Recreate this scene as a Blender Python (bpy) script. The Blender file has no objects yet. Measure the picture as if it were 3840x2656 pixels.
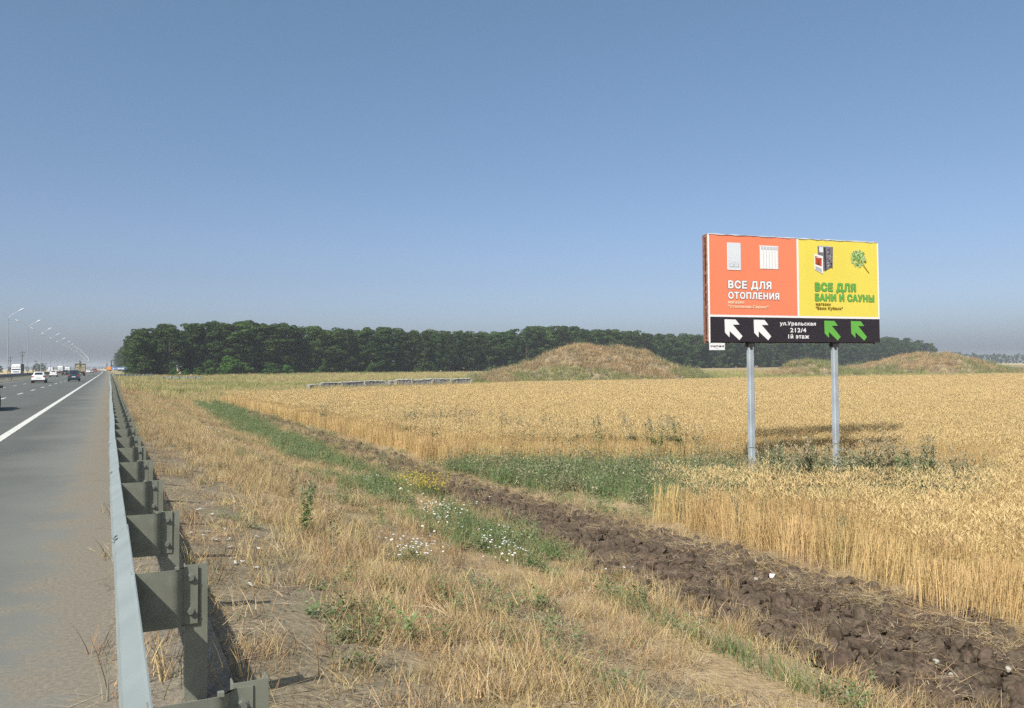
import bpy, bmesh, math, random
import numpy as np
from mathutils import Vector, Matrix
from mathutils.geometry import interpolate_bezier
sc = bpy.context.scene
COL = sc.collection
R = math.radians
rng = np.random.default_rng(7)
random.seed(7)

# ------------------------------------------------------------------ camera
F = 3200.0                       # focal length in photo pixels (3840 wide)
CX, CY = 1920.0, 1261.0          # principal point
YAW, PITCH, ROLL = R(25.26), R(2.0), R(0.37)
CAMZ = 1.85
_r = np.array([math.cos(YAW), -math.sin(YAW), 0.0])
_h = np.array([math.sin(YAW), math.cos(YAW), 0.0])
_f = _h * math.cos(PITCH) + np.array([0, 0, math.sin(PITCH)])
_u = np.cross(_r, _f)
CR = _r * math.cos(ROLL) - _u * math.sin(ROLL)
CU = _u * math.cos(ROLL) + _r * math.sin(ROLL)
cam = bpy.data.cameras.new('camera')
camo = bpy.data.objects.new('camera', cam)
COL.objects.link(camo)
cam.sensor_fit = 'HORIZONTAL'
cam.sensor_width = 36.0
cam.lens = 36.0 * F / 3840.0
cam.shift_y = -(1328.0 - CY) / 3840.0
cam.clip_start = 0.05
cam.clip_end = 12000
camo.matrix_world = Matrix(((CR[0], CU[0], -_f[0], 0), (CR[1], CU[1], -_f[1], 0),
                            (CR[2], CU[2], -_f[2], CAMZ), (0, 0, 0, 1)))
sc.camera = camo

# ------------------------------------------------------------------ sky, sun, exposure
SUN_EL, SUN_AZ = R(44.5), R(56 + 180)     # azimuth of the sun from +Y towards +X
world = bpy.data.worlds.new('World')
sc.world = world
world.use_nodes = True
wn, wl = world.node_tree.nodes, world.node_tree.links
wn.clear()
wo = wn.new('ShaderNodeOutputWorld')
bg = wn.new('ShaderNodeBackground')
sky = wn.new('ShaderNodeTexSky')
sky.sky_type = 'NISHITA'
sky.sun_disc = False
sky.sun_elevation = SUN_EL
sky.sun_rotation = SUN_AZ
sky.altitude = 0
sky.air_density = 0.8
sky.dust_density = 2.5
sky.ozone_density = 3.0
bg.inputs['Strength'].default_value = 0.113
# the air's own tint by height above the horizon, the same all the way round
wt = wn.new('ShaderNodeTexCoord'); wx = wn.new('ShaderNodeSeparateXYZ'); wl.new(wt.outputs['Generated'], wx.inputs[0])
wr = wn.new('ShaderNodeValToRGB'); wl.new(wx.outputs[2], wr.inputs[0])
for i, (p_, c_) in enumerate(((.03, (.95, .945, 1.06)), (.10, (.84, .81, .85)), (.22, (.82, .83, .815)), (.42, (.88, .945, .865)))):
    e_ = wr.color_ramp.elements[i] if i < 2 else wr.color_ramp.elements.new(p_)
    e_.position = p_; e_.color = (*c_, 1)
wm = wn.new('ShaderNodeMix'); wm.data_type = 'RGBA'; wm.blend_type = 'MULTIPLY'; wm.inputs[0].default_value = 1
wl.new(sky.outputs[0], wm.inputs[6]); wl.new(wr.outputs[0], wm.inputs[7])
wl.new(wm.outputs[2], bg.inputs['Color'])
wl.new(bg.outputs[0], wo.inputs['Surface'])
sl = bpy.data.lights.new('sun', 'SUN')
sl.energy = 4.1
sl.angle = R(0.53)
sl.color = (1.0, 0.95, 0.86)
so = bpy.data.objects.new('sun', sl)
COL.objects.link(so)
so.location = (-60, -40, 70)
sdir = Vector((-math.sin(SUN_AZ) * math.cos(SUN_EL), -math.cos(SUN_AZ) * math.cos(SUN_EL), -math.sin(SUN_EL)))
so.rotation_euler = sdir.to_track_quat('-Z', 'Y').to_euler()
sc.view_settings.view_transform = 'Standard'
sc.view_settings.look = 'None'
sc.view_settings.gamma = 1.0
sc.view_settings.use_curve_mapping = False
sc.view_settings.exposure = 0.62
cy = sc.cycles
cy.max_bounces = 6
cy.diffuse_bounces = 3
cy.glossy_bounces = 2
cy.transmission_bounces = 3
cy.transparent_max_bounces = 6
cy.volume_bounces = 0
cy.use_denoising = False

# ------------------------------------------------------------------ noise and terrain
def vnoise(x, y, seed=0):
    x = np.asarray(x, float); y = np.asarray(y, float)
    xi = np.floor(x).astype(np.int64); yi = np.floor(y).astype(np.int64)
    fx = x - xi; fy = y - yi
    fx = fx * fx * (3 - 2 * fx); fy = fy * fy * (3 - 2 * fy)
    def h(a, b):
        n = (a * 374761393 + b * 668265263 + seed * 1442695041) & 0xFFFFFFFF
        n = ((n ^ (n >> 13)) * 1274126177) & 0xFFFFFFFF
        return ((n ^ (n >> 16)) & 0xFFFF) / 65535.0
    a = h(xi, yi); b = h(xi + 1, yi); c = h(xi, yi + 1); d = h(xi + 1, yi + 1)
    return (a * (1 - fx) + b * fx) * (1 - fy) + (c * (1 - fx) + d * fx) * fy

def fbm(x, y, seed=0, o=4):
    s = 0; a = 1; t = 0
    for k in range(o):
        s = s + a * vnoise(np.asarray(x) * 2 ** k, np.asarray(y) * 2 ** k, seed + k * 17)
        t += a; a *= 0.5
    return s / t

def sstep(a, b, x):
    t = np.clip((np.asarray(x, float) - a) / (b - a), 0, 1)
    return t * t * (3 - 2 * t)

def depth_of(X, Y): return np.asarray(X) * math.sin(YAW) + np.asarray(Y) * math.cos(YAW)
def side_of(X, Y): return np.asarray(X) * math.cos(YAW) - np.asarray(Y) * math.sin(YAW)
def W(xr, D): return (xr * math.cos(YAW) + D * math.sin(YAW), -xr * math.sin(YAW) + D * math.cos(YAW))
def curve(Y):                    # the motorway bends gently to the left far away
    return -1.25e-5 * np.clip(np.asarray(Y, float) - 260, 0, None) ** 2

_PX = [-6000, -400, -60, -32, -29.3, -28.8, .3, .7, 1.5, 3.0, 4.2, 5.4, 7.0, 9.6, 14, 8000]
_PZ = [-.7, -.7, -.6, -.35, -.06, -.04, -.04, -.06, -.22, -.60, -.92, -1.15, -1.38, -1.46, -1.5, -1.5]
def ground(X, Y):
    X = np.asarray(X, float); Y = np.asarray(Y, float)
    Xs = X - curve(Y)
    z = np.interp(Xs, _PX, _PZ)
    D = depth_of(X, Y)
    far = np.interp(D, [0, 85, 130, 200, 330, 600, 9000], [0, 0, .35, 1.15, 1.55, 1.9, 1.6])
    right = sstep(.3, 6.0, Xs)
    z = z + far * right
    z = z + (fbm(X * .35, Y * .35, 3) - .5) * .10 * sstep(.6, 2.2, Xs) * (1 - sstep(6, 7, Xs) * .6)
    return z

def hit(px, py, z0=None):
    d = _f * F + CR * (px - CX) - CU * (py - CY)
    if z0 is not None:
        t = (z0 - CAMZ) / d[2]
        return d[0] * t, d[1] * t
    t = 0.0005; st = t
    while t < 3:
        p = d * t
        if CAMZ + p[2] < ground(p[0], p[1]):
            lo, hi = t - st, t
            for _ in range(24):
                m = (lo + hi) / 2
                p = d * m
                if CAMZ + p[2] < ground(p[0], p[1]): hi = m
                else: lo = m
            return p[0], p[1]
        st = t * .02; t += st
    return d[0] * t, d[1] * t

# ------------------------------------------------------------------ object helpers
def tag(o, label=None, cat=None, group=None, kind=None):
    if label: o['label'] = label
    if cat: o['category'] = cat
    if group: o['group'] = group
    if kind: o['kind'] = kind
    return o

def empty(name, loc, rz=0, label=None, cat=None, group=None):
    o = bpy.data.objects.new(name, None)
    COL.objects.link(o)
    o.location = loc; o.rotation_euler = (0, 0, rz)
    o.empty_display_size = .2
    return tag(o, label, cat, group)

def mesh_np(name, verts, faces, mat=None, smooth=False, mats=None, fmat=None):
    me = bpy.data.meshes.new(name)
    me.from_pydata([tuple(v) for v in verts], [], [tuple(f) for f in faces])
    for m in (mats or ([mat] if mat else [])): me.materials.append(m)
    if fmat is not None: me.polygons.foreach_set('material_index', np.asarray(fmat, np.int32))
    if smooth: me.polygons.foreach_set('use_smooth', [True] * len(me.polygons))
    me.update()
    return me

def link(name, me, parent=None, loc=None, rot=None):
    o = bpy.data.objects.new(name, me)
    COL.objects.link(o)
    if parent: o.parent = parent
    if loc is not None: o.location = loc
    if rot is not None: o.rotation_euler = rot
    return o

def children(o): return [c for c in o.children]
def copy_tree(o, parent=None):
    c = o.copy(); COL.objects.link(c)
    if parent: c.parent = parent
    for ch in list(o.children): copy_tree(ch, c)
    return c

class MB:
    """collects simple shapes; build() links them as one mesh object"""
    def __init__(s): s.v = []; s.f = []; s.m = []
    def add(s, vs, fs, mi=0):
        b = len(s.v)
        s.v += [tuple(v) for v in vs]
        s.f += [tuple(i + b for i in f) for f in fs]
        s.m += [mi] * len(fs)
        return s
    def box(s, c, d, mi=0, rz=0):
        x, y, z = d[0] / 2, d[1] / 2, d[2] / 2
        vs = [(-x, -y, -z), (x, -y, -z), (x, y, -z), (-x, y, -z), (-x, -y, z), (x, -y, z), (x, y, z), (-x, y, z)]
        cs, sn = math.cos(rz), math.sin(rz)
        vs = [(c[0] + a * cs - b * sn, c[1] + a * sn + b * cs, c[2] + e) for a, b, e in vs]
        return s.add(vs, [(0, 3, 2, 1), (4, 5, 6, 7), (0, 1, 5, 4), (1, 2, 6, 5), (2, 3, 7, 6), (3, 0, 4, 7)], mi)
    def b2(s, x0, x1, y0, y1, z0, z1, mi=0):
        return s.box(((x0 + x1) / 2, (y0 + y1) / 2, (z0 + z1) / 2), (x1 - x0, y1 - y0, z1 - z0), mi)
    def tube(s, pts, rad, n=8, mi=0, caps=True):
        pts = [Vector(p) for p in pts]
        if not hasattr(rad, '__len__'): rad = [rad] * len(pts)
        vs = []; fs = []
        for i, p in enumerate(pts):
            t = (pts[min(i + 1, len(pts) - 1)] - pts[max(i - 1, 0)]).normalized()
            a = t.cross(Vector((0, 0, 1)))
            if a.length < .1: a = t.cross(Vector((1, 0, 0)))
            a.normalize(); b = t.cross(a)
            for k in range(n):
                an = 2 * math.pi * k / n
                vs.append(p + (a * math.cos(an) + b * math.sin(an)) * rad[i])
        for i in range(len(pts) - 1):
            for k in range(n):
                fs.append((i * n + k, i * n + (k + 1) % n, (i + 1) * n + (k + 1) % n, (i + 1) * n + k))
        if caps:
            fs.append(tuple(range(n))[::-1]); fs.append(tuple((len(pts) - 1) * n + k for k in range(n)))
        return s.add(vs, fs, mi)
    def ext(s, poly, axis, a, b, mi=0):
        """extrude a 2-D polygon along an axis from a to b"""
        def P(p, t):
            return {'x': (t, p[0], p[1]), 'y': (p[0], t, p[1]), 'z': (p[0], p[1], t)}[axis]
        n = len(poly)
        vs = [P(p, a) for p in poly] + [P(p, b) for p in poly]
        fs = [tuple(range(n)), tuple(range(n, 2 * n))[::-1]] + [(i, i + n, (i + 1) % n + n, (i + 1) % n) for i in range(n)]
        return s.add(vs, fs, mi)
    def loft(s, rings, mi=0, closed=True, caps=True):
        n = len(rings[0]); vs = [p for r in rings for p in r]; fs = []
        for i in range(len(rings) - 1):
            for k in range(n if closed else n - 1):
                fs.append((i * n + k, i * n + (k + 1) % n, (i + 1) * n + (k + 1) % n, (i + 1) * n + k))
        if caps:
            fs.append(tuple(range(n))[::-1]); fs.append(tuple((len(rings) - 1) * n + k for k in range(n)))
        return s.add(vs, fs, mi)
    def mesh(s, name, mats, smooth=False):
        if not isinstance(mats, (list, tuple)): mats = [mats]
        me = mesh_np(name, s.v, s.f, mats=mats, fmat=s.m)
        bm = bmesh.new(); bm.from_mesh(me)
        bmesh.ops.recalc_face_normals(bm, faces=bm.faces)
        if smooth:
            for f in bm.faces: f.smooth = True
            for e in bm.edges:
                if len(e.link_faces) == 2 and e.calc_face_angle(0) > R(38): e.smooth = False
        bm.to_mesh(me); bm.free()
        return me
    def build(s, name, mats, parent=None, smooth=False, loc=None, rot=None):
        return link(name, s.mesh(name, mats, smooth), parent, loc, rot)

# ------------------------------------------------------------------ materials
def mat(name, col, rough=.7, metal=0.0, var=.15, scale=6.0, bump=0.0, spec=.4, rnd=0.0, trans=0.0, col2=None, coat=0.0, detail=4):
    m = bpy.data.materials.new(name); m.use_nodes = True
    n, l = m.node_tree.nodes, m.node_tree.links
    n.clear()
    out = n.new('ShaderNodeOutputMaterial')
    p = n.new('ShaderNodeBsdfPrincipled')
    p.inputs['Roughness'].default_value = rough
    p.inputs['Metallic'].default_value = metal
    p.inputs['Specular IOR Level'].default_value = spec
    p.inputs['Coat Weight'].default_value = coat
    geo = n.new('ShaderNodeNewGeometry')
    tc = n.new('ShaderNodeTexCoord')
    no = n.new('ShaderNodeTexNoise'); no.inputs['Scale'].default_value = scale; no.inputs['Detail'].default_value = detail
    l.new(tc.outputs['Object'], no.inputs['Vector'])
    mix = n.new('ShaderNodeMix'); mix.data_type = 'RGBA'
    c2 = col2 or tuple(c * (1 - 2 * var) for c in col)
    c1 = col if col2 else tuple(min(1, c * (1 + var)) for c in col)
    mix.inputs[6].default_value = (*c1, 1); mix.inputs[7].default_value = (*c2, 1)
    rp = n.new('ShaderNodeMapRange'); rp.inputs[1].default_value = .3; rp.inputs[2].default_value = .7
    l.new(no.outputs['Fac'], rp.inputs[0]); l.new(rp.outputs[0], mix.inputs[0])
    c = mix.outputs[2]
    if rnd:
        oi = n.new('ShaderNodeObjectInfo')
        mr = n.new('ShaderNodeMapRange'); mr.inputs[3].default_value = 1 - rnd; mr.inputs[4].default_value = 1 + rnd
        l.new(oi.outputs['Random'], mr.inputs[0])
        hs = n.new('ShaderNodeHueSaturation')
        l.new(mr.outputs[0], hs.inputs['Value'])
        mh = n.new('ShaderNodeMath'); mh.operation = 'MULTIPLY_ADD'; mh.inputs[1].default_value = 7.13; mh.inputs[2].default_value = 0
        fr = n.new('ShaderNodeMath'); fr.operation = 'FRACT'
        l.new(oi.outputs['Random'], mh.inputs[0]); l.new(mh.outputs[0], fr.inputs[0])
        m2 = n.new('ShaderNodeMapRange'); m2.inputs[3].default_value = .5 - rnd * .07; m2.inputs[4].default_value = .5 + rnd * .07
        l.new(fr.outputs[0], m2.inputs[0]); l.new(m2.outputs[0], hs.inputs['Hue'])
        l.new(c, hs.inputs['Color']); c = hs.outputs[0]
    l.new(c, p.inputs['Base Color'])
    if bump:
        bp = n.new('ShaderNodeBump'); bp.inputs['Strength'].default_value = bump; bp.inputs['Distance'].default_value = .02
        l.new(no.outputs['Fac'], bp.inputs['Height']); l.new(bp.outputs[0], p.inputs['Normal'])
    if trans:
        tr = n.new('ShaderNodeBsdfTranslucent'); ms = n.new('ShaderNodeMixShader'); ms.inputs[0].default_value = trans
        l.new(c, tr.inputs['Color']); l.new(p.outputs[0], ms.inputs[1]); l.new(tr.outputs[0], ms.inputs[2])
        l.new(ms.outputs[0], out.inputs[0])
    else:
        l.new(p.outputs[0], out.inputs[0])
    return m

M = {}
M['zinc'] = mat('galvanised_steel', (.235, .27, .268), .6, .2, .07, 2.2, detail=8)
M['zinc_dull'] = mat('dull_galvanised_steel', (.20, .21, .168), .65, .2, .10, 7)
M['barrier_dark'] = mat('weathered_barrier_steel', (.24, .23, .25), .6, .2, .15, 3)
M['bolt'] = mat('bolt_steel', (.24, .25, .22), .5, .4)
M['rust'] = mat('rusty_brown_paint', (.23, .105, .075), .8, 0, .25, 9, .1)
M['rust_pale'] = mat('flaking_brown_paint', (.34, .19, .10), .8, 0, .25, 9, .1)
M['dark'] = mat('dark_steel', (.03, .028, .03), .7)  # even near-black for billboard sheets, brackets, stove print and bottle cap
M['post'] = mat('pale_grey_post_paint', (.33, .37, .41), .6, .1, .12, 1.6, detail=8)
M['orange'] = mat('printed_orange_vinyl', (.70, .20, .105), .6, 0, .02, 1.2)
M['yellow'] = mat('printed_yellow_vinyl', (.66, .555, .085), .6, 0, .02, 1.2)
M['black'] = mat('printed_black_vinyl', (.020, .015, .022), .45, 0, .05, 1.2)
M['white'] = mat('printed_white_vinyl', (.70, .70, .71), .6, 0, .02, 1.2)
M['green'] = mat('printed_green_vinyl', (.11, .36, .055), .6, 0, .02, 1.2)
M['green_line'] = mat('printed_dark_green_vinyl', (.05, .16, .06), .5, 0, .02, 1.2)
M['maroon'] = mat('printed_grey_outline_vinyl', (.16, .075, .08), .5, 0, .02, 1.2)
M['brown'] = mat('printed_brown_vinyl', (.19, .11, .012), .5, 0, .02, 1.2)
M['cream'] = mat('printed_cream_vinyl', (.80, .52, .36), .5, 0, .02, 1.2)
M['grey'] = mat('printed_grey_vinyl', (.36, .38, .42), .5, 0, .05, 1.2)
M['paleg'] = mat('printed_pale_grey_vinyl', (.58, .61, .66), .5, 0, .03, 1.2)
M['stone'] = mat('printed_stone_vinyl', (.10, .085, .10), .5, 0, .2, 30, col2=(.20, .19, .23))
M['fire'] = mat('printed_fire_vinyl', (.55, .07, .02), .5, 0, .2, 14, col2=(.03, .01, .01))
M['leaf_a'] = mat('printed_leaf_vinyl', (.12, .30, .05), .5, 0, .1, 3)
M['leaf_b'] = mat('printed_pale_leaf_vinyl', (.42, .52, .24), .5, 0, .1, 3)
M['leaf_c'] = mat('printed_dark_leaf_vinyl', (.05, .14, .03), .5, 0, .1, 3)
M['carwhite'] = mat('white_car_paint', (.80, .81, .82), .25, 0, .02, 2, spec=.5, coat=.5)
M['carblue'] = mat('dusty_blue_car_paint', (.022, .050, .075), .4, 0, .15, 2, coat=.3)
M['cardark'] = mat('dark_car_paint', (.015, .016, .02), .3, 0, .1, 2, coat=.5)
M['carsilver'] = mat('silver_car_paint', (.45, .46, .48), .35, .4, .05, 2, coat=.4)
M['carred'] = mat('red_car_paint', (.35, .05, .04), .4, 0, .1, 2)
M['carorange'] = mat('orange_truck_paint', (.80, .28, .03), .4, 0, .1, 2)
M['glass'] = mat('dark_vehicle_glass', (.012, .02, .028), .12, 0, .05, 2, spec=.6)
M['tyre'] = mat('tyre_rubber', (.015, .015, .015), .85)
M['rim'] = mat('wheel_rim', (.25, .26, .27), .4, .5)
M['lamp_red'] = mat('red_tail_lamp', (.42, .02, .03), .25, 0, .05, 2)
M['lamp_clear'] = mat('clear_head_lamp', (.65, .67, .68), .2, 0, .05, 2)
M['plate'] = mat('number_plate_white', (.62, .63, .58), .5)
M['plastic'] = mat('black_plastic', (.02, .02, .022), .6)
M['trailer'] = mat('grey_trailer_tarpaulin', (.16, .17, .19), .6, 0, .1, 1)
M['trailer_dark'] = mat('dark_blue_trailer_tarpaulin', (.035, .045, .07), .6, 0, .1, 1)
M['sideboard'] = mat('faded_beige_sideboard', (.36, .32, .21), .8, 0, .2, 3)
M['sideboard_dark'] = mat('weathered_truck_frame', (.13, .12, .09), .8, 0, .2, 3)
M['lamppost'] = mat('lamp_post_zinc', (.30, .325, .35), .5, .2, .05, 3)
M['lamphead'] = mat('lamp_head_white', (.62, .64, .66), .5)
M['concrete'] = mat('weathered_concrete', (.255, .255, .26), .9, 0, .2, 2.5, .3)
M['concrete_pale'] = mat('broken_pale_concrete', (.34, .32, .275), .9, 0, .2, 3, .3)
M['wood'] = mat('old_pole_wood', (.09, .075, .065), .9)
M['signblue'] = mat('road_sign_blue', (.03, .13, .36), .45, 0, .03, 2)
M['bark'] = mat('grey_brown_bark', (.12, .095, .075), .9, 0, .3, 3, .3)
M['foliage'] = mat('dark_wood_foliage', (.050, .086, .026), .9, 0, .3, .35, spec=.1, rnd=.3, trans=.25)
M['foliage_far'] = mat('distant_foliage', (.05, .075, .03), .75, 0, .3, .3, spec=.2, rnd=.15, trans=.2)
M['bush'] = mat('fresh_bush_foliage', (.055, .125, .022), .7, 0, .3, .5, spec=.2, rnd=.2, trans=.25)
M['wheat'] = mat('ripe_wheat_straw', (.55, .40, .19), .8, 0, .16, .6, spec=.15, rnd=.13, trans=.15)
M['wheat_ear'] = mat('ripe_wheat_ear', (.62, .475, .24), .8, 0, .12, 3, spec=.15, rnd=.10, trans=.12)
M['straw'] = mat('dry_grass_straw', (.50, .38, .19), .75, 0, .2, .8, spec=.2, rnd=.25, trans=.2)
M['straw_grey'] = mat('bleached_straw', (.46, .38, .26), .75, 0, .2, 1, spec=.2, rnd=.2, trans=.15)
M['straw_brown'] = mat('brown_dead_grass', (.30, .20, .11), .75, 0, .2, 1, spec=.2, rnd=.2, trans=.15)
M['mound_straw'] = mat('orange_brown_mound_grass', (.44, .33, .17), .75, 0, .2, .3, spec=.2, rnd=.22, trans=.15)
M['meadow'] = mat('tan_green_meadow_grass', (.40, .34, .17), .75, 0, .2, .3, spec=.2, rnd=.22, trans=.2)
M['meadow_green'] = mat('olive_meadow_grass', (.27, .28, .10), .75, 0, .2, .3, spec=.2, rnd=.2, trans=.2)
M['weed'] = mat('green_weed_leaf', (.175, .240, .095), .75, 0, .2, 2, spec=.2, rnd=.2, trans=.32)
M['weed_grey'] = mat('grey_green_weed', (.275, .275, .175), .75, 0, .25, 2, spec=.2, rnd=.18, trans=.2)
M['weed_head'] = mat('brown_seed_head', (.34, .275, .165), .85, 0, .2, 4, rnd=.15)
M['petal'] = mat('white_petals', (.60, .60, .57), .8)
M['yolk'] = mat('yellow_flower_heads', (.42, .34, .05), .7, 0, .2, 3, rnd=.15, trans=.2)
M['soil_clod'] = mat('dark_plowed_soil', (.112, .083, .061), .95, 0, .25, 5, .6, spec=.1, col2=(.054, .041, .031), rnd=.16, detail=9)
M['scrap'] = mat('white_litter', (.50, .50, .47), .8)
M['bottle'] = mat('brown_bottle_glass', (.045, .015, .008), .15, 0, .1, 3, spec=.6)
M['whitepaint'] = mat('road_paint_white', (.60, .60, .56), .7, 0, .22, 9, .1, detail=9)

def ground_material(name, cols, attr=True):
    """soil / straw / green / pale mixed by a painted coverage attribute plus noise"""
    m = bpy.data.materials.new(name); m.use_nodes = True
    n, l = m.node_tree.nodes, m.node_tree.links
    p = n['Principled BSDF']; p.inputs['Roughness'].default_value = .95; p.inputs['Specular IOR Level'].default_value = .15
    tc = n.new('ShaderNodeTexCoord')
    def noise(s, d=6):
        k = n.new('ShaderNodeTexNoise'); k.inputs['Scale'].default_value = s; k.inputs['Detail'].default_value = d
        l.new(tc.outputs['Object'], k.inputs['Vector']); return k.outputs['Fac']
    def mix(f, a, b):
        k = n.new('ShaderNodeMix'); k.data_type = 'RGBA'
        if f is None: k.inputs[0].default_value = .5
        else: l.new(f, k.inputs[0])
        for s, v in ((6, a), (7, b)):
            if isinstance(v, tuple): k.inputs[s].default_value = (*v, 1)
            else: l.new(v, k.inputs[s])
        return k.outputs[2]
    def rng_(f, a, b, lo=0, hi=1):
        k = n.new('ShaderNodeMapRange'); k.inputs[1].default_value = a; k.inputs[2].default_value = b
        k.inputs[3].default_value = lo; k.inputs[4].default_value = hi
        l.new(f, k.inputs[0]); return k.outputs[0]
    n1, n2, n3 = noise(1.1), noise(14), noise(.11, 3)
    soil = mix(rng_(n2, .35, .65), cols['soil'], cols['soil2'])
    at = n.new('ShaderNodeAttribute'); at.attribute_name = 'cover'
    sp = n.new('ShaderNodeSeparateColor'); l.new(at.outputs['Color'], sp.inputs[0])
    def cov(ch):
        a = n.new('ShaderNodeMath'); a.operation = 'ADD'; l.new(sp.outputs[ch], a.inputs[0])
        b = rng_(n1, .2, .8, -.35, .35); l.new(b, a.inputs[1])
        return rng_(a.outputs[0], .35, .65)
    c = mix(cov(0), soil, mix(rng_(n2, .3, .7), cols['straw'], cols['straw2']))
    c = mix(cov(1), c, mix(rng_(n2, .3, .7), cols['green'], cols['green2']))
    c = mix(cov(2), c, mix(rng_(n3, .3, .7), cols['pale'], cols['pale2']))
    l.new(c, p.inputs['Base Color'])
    bp = n.new('ShaderNodeBump'); bp.inputs['Strength'].default_value = .7; bp.inputs['Distance'].default_value = .04
    l.new(n2, bp.inputs['Height']); l.new(bp.outputs[0], p.inputs['Normal'])
    return m

M['ground'] = ground_material('roadside_ground', dict(
    soil=(.25, .208, .142), soil2=(.18, .148, .10), straw=(.40, .30, .17), straw2=(.31, .23, .13),
    green=(.13, .15, .05), green2=(.17, .16, .07), pale=(.50, .40, .20), pale2=(.40, .30, .14)))

def road_material():
    m = bpy.data.materials.new('worn_asphalt'); m.use_nodes = True
    n, l = m.node_tree.nodes, m.node_tree.links
    p = n['Principled BSDF']; p.inputs['Roughness'].default_value = .85; p.inputs['Specular IOR Level'].default_value = .25
    tc = n.new('ShaderNodeTexCoord')
    mp = n.new('ShaderNodeMapping'); mp.inputs['Scale'].default_value = (1, .05, 1); l.new(tc.outputs['Object'], mp.inputs['Vector'])
    a = n.new('ShaderNodeTexNoise'); a.inputs['Scale'].default_value = 1.3; a.inputs['Detail'].default_value = 5; l.new(mp.outputs[0], a.inputs['Vector'])
    b = n.new('ShaderNodeTexNoise'); b.inputs['Scale'].default_value = 60; b.inputs['Detail'].default_value = 3; l.new(tc.outputs['Object'], b.inputs['Vector'])
    d = n.new('ShaderNodeTexNoise'); d.inputs['Scale'].default_value = .35; d.inputs['Detail'].default_value = 5; l.new(tc.outputs['Object'], d.inputs['Vector'])
    def mr(f, x, y, lo, hi):
        k = n.new('ShaderNodeMapRange'); k.inputs[1].default_value = x; k.inputs[2].default_value = y
        k.inputs[3].default_value = lo; k.inputs[4].default_value = hi; l.new(f, k.inputs[0]); return k.outputs[0]
    def mixc(f, c1, c2):
        k = n.new('ShaderNodeMix'); k.data_type = 'RGBA'; l.new(f, k.inputs[0])
        for s, v in ((6, c1), (7, c2)):
            if isinstance(v, tuple): k.inputs[s].default_value = (*v, 1)
            else: l.new(v, k.inputs[s])
        return k.outputs[2]
    c = mixc(mr(a.outputs['Fac'], .3, .7, 0, 1), (.104, .114, .106), (.085, .094, .088))
    c = mixc(mr(d.outputs['Fac'], .35, .7, 0, .6), c, (.124, .131, .120))
    c = mixc(mr(b.outputs['Fac'], .3, .7, 0, .55), c, (.075, .076, .070))
    # dust drifting in from the verge, by distance to the road edge
    sx = n.new('ShaderNodeSeparateXYZ'); l.new(tc.outputs['Object'], sx.inputs[0])
    ed = n.new('ShaderNodeMath'); ed.operation = 'ADD'; l.new(sx.outputs[0], ed.inputs[0])
    l.new(mr(d.outputs['Fac'], .3, .7, -.35, .35), ed.inputs[1])
    c = mixc(mr(ed.outputs[0], -2.0, -.5, 0, .85), c, (.165, .165, .148))
    # loose gravel creeping over the asphalt, ragged and speckled
    g = n.new('ShaderNodeTexNoise'); g.inputs['Scale'].default_value = 1.6; g.inputs['Detail'].default_value = 9; g.inputs['Roughness'].default_value = .72; l.new(tc.outputs['Object'], g.inputs['Vector'])
    g2 = n.new('ShaderNodeTexNoise'); g2.inputs['Scale'].default_value = 30; g2.inputs['Detail'].default_value = 4; l.new(tc.outputs['Object'], g2.inputs['Vector'])
    e2 = n.new('ShaderNodeMath'); e2.operation = 'ADD'; l.new(sx.outputs[0], e2.inputs[0]); l.new(mr(g.outputs['Fac'], .2, .8, -.6, .6), e2.inputs[1])
    gc = mixc(mr(g2.outputs['Fac'], .3, .7, 0, 1), (.21, .188, .148), (.145, .13, .103))
    c = mixc(mr(e2.outputs[0], -.70, -.34, 0, 1), c, gc)
    l.new(c, p.inputs['Base Color'])
    bp = n.new('ShaderNodeBump'); bp.inputs['Strength'].default_value = .25; bp.inputs['Distance'].default_value = .01
    l.new(b.outputs['Fac'], bp.inputs['Height']); l.new(bp.outputs[0], p.inputs['Normal'])
    return m
M['road'] = road_material()
M['gravel'] = mat('brown_gravel_dust', (.235, .205, .16), .95, 0, .25, 30, .8, spec=.15, col2=(.165, .142, .112))

# ------------------------------------------------------------------ region masks (metres in the world)
def wheat_far(xr): return np.interp(xr, [-60, -26, 2.8, 100, 200], [76, 82, 113, 147, 180])
def gap_lo(X): return np.interp(X, [8, 10.5, 11.7, 12.7, 13.4, 15.3, 17, 18.8, 22], [14.8, 15.2, 15.2, 14.6, 13.6, 13.0, 12.6, 12.7, 15.5])
def gap_hi(X): return np.interp(X, [8, 10.5, 14, 18, 20, 21.5, 22], [27.2, 26.6, 25.4, 22.6, 20.8, 18.5, 15.5])
def in_wheat(X, Y):
    D = depth_of(X, Y); xr = side_of(X, Y)
    e = 10.1 + (fbm(Y * .8, X * .8, 21, 5) - .5) * 1.5
    ok = (X > e) & (D < wheat_far(xr) + (fbm(X * .2, Y * .2, 5) - .5) * 3)
    lo = gap_lo(X)
    hi = gap_hi(X)
    n = (fbm(X * .9, Y * .9, 9) - .5) * 1.0
    return ok & ~((Y > lo + n) & (Y < hi + n) & (X < 22))
def in_gap(X, Y):
    lo = gap_lo(X)
    hi = gap_hi(X)
    return (X > 9.6) & (X < 22) & (Y > lo) & (Y < hi)
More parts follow.
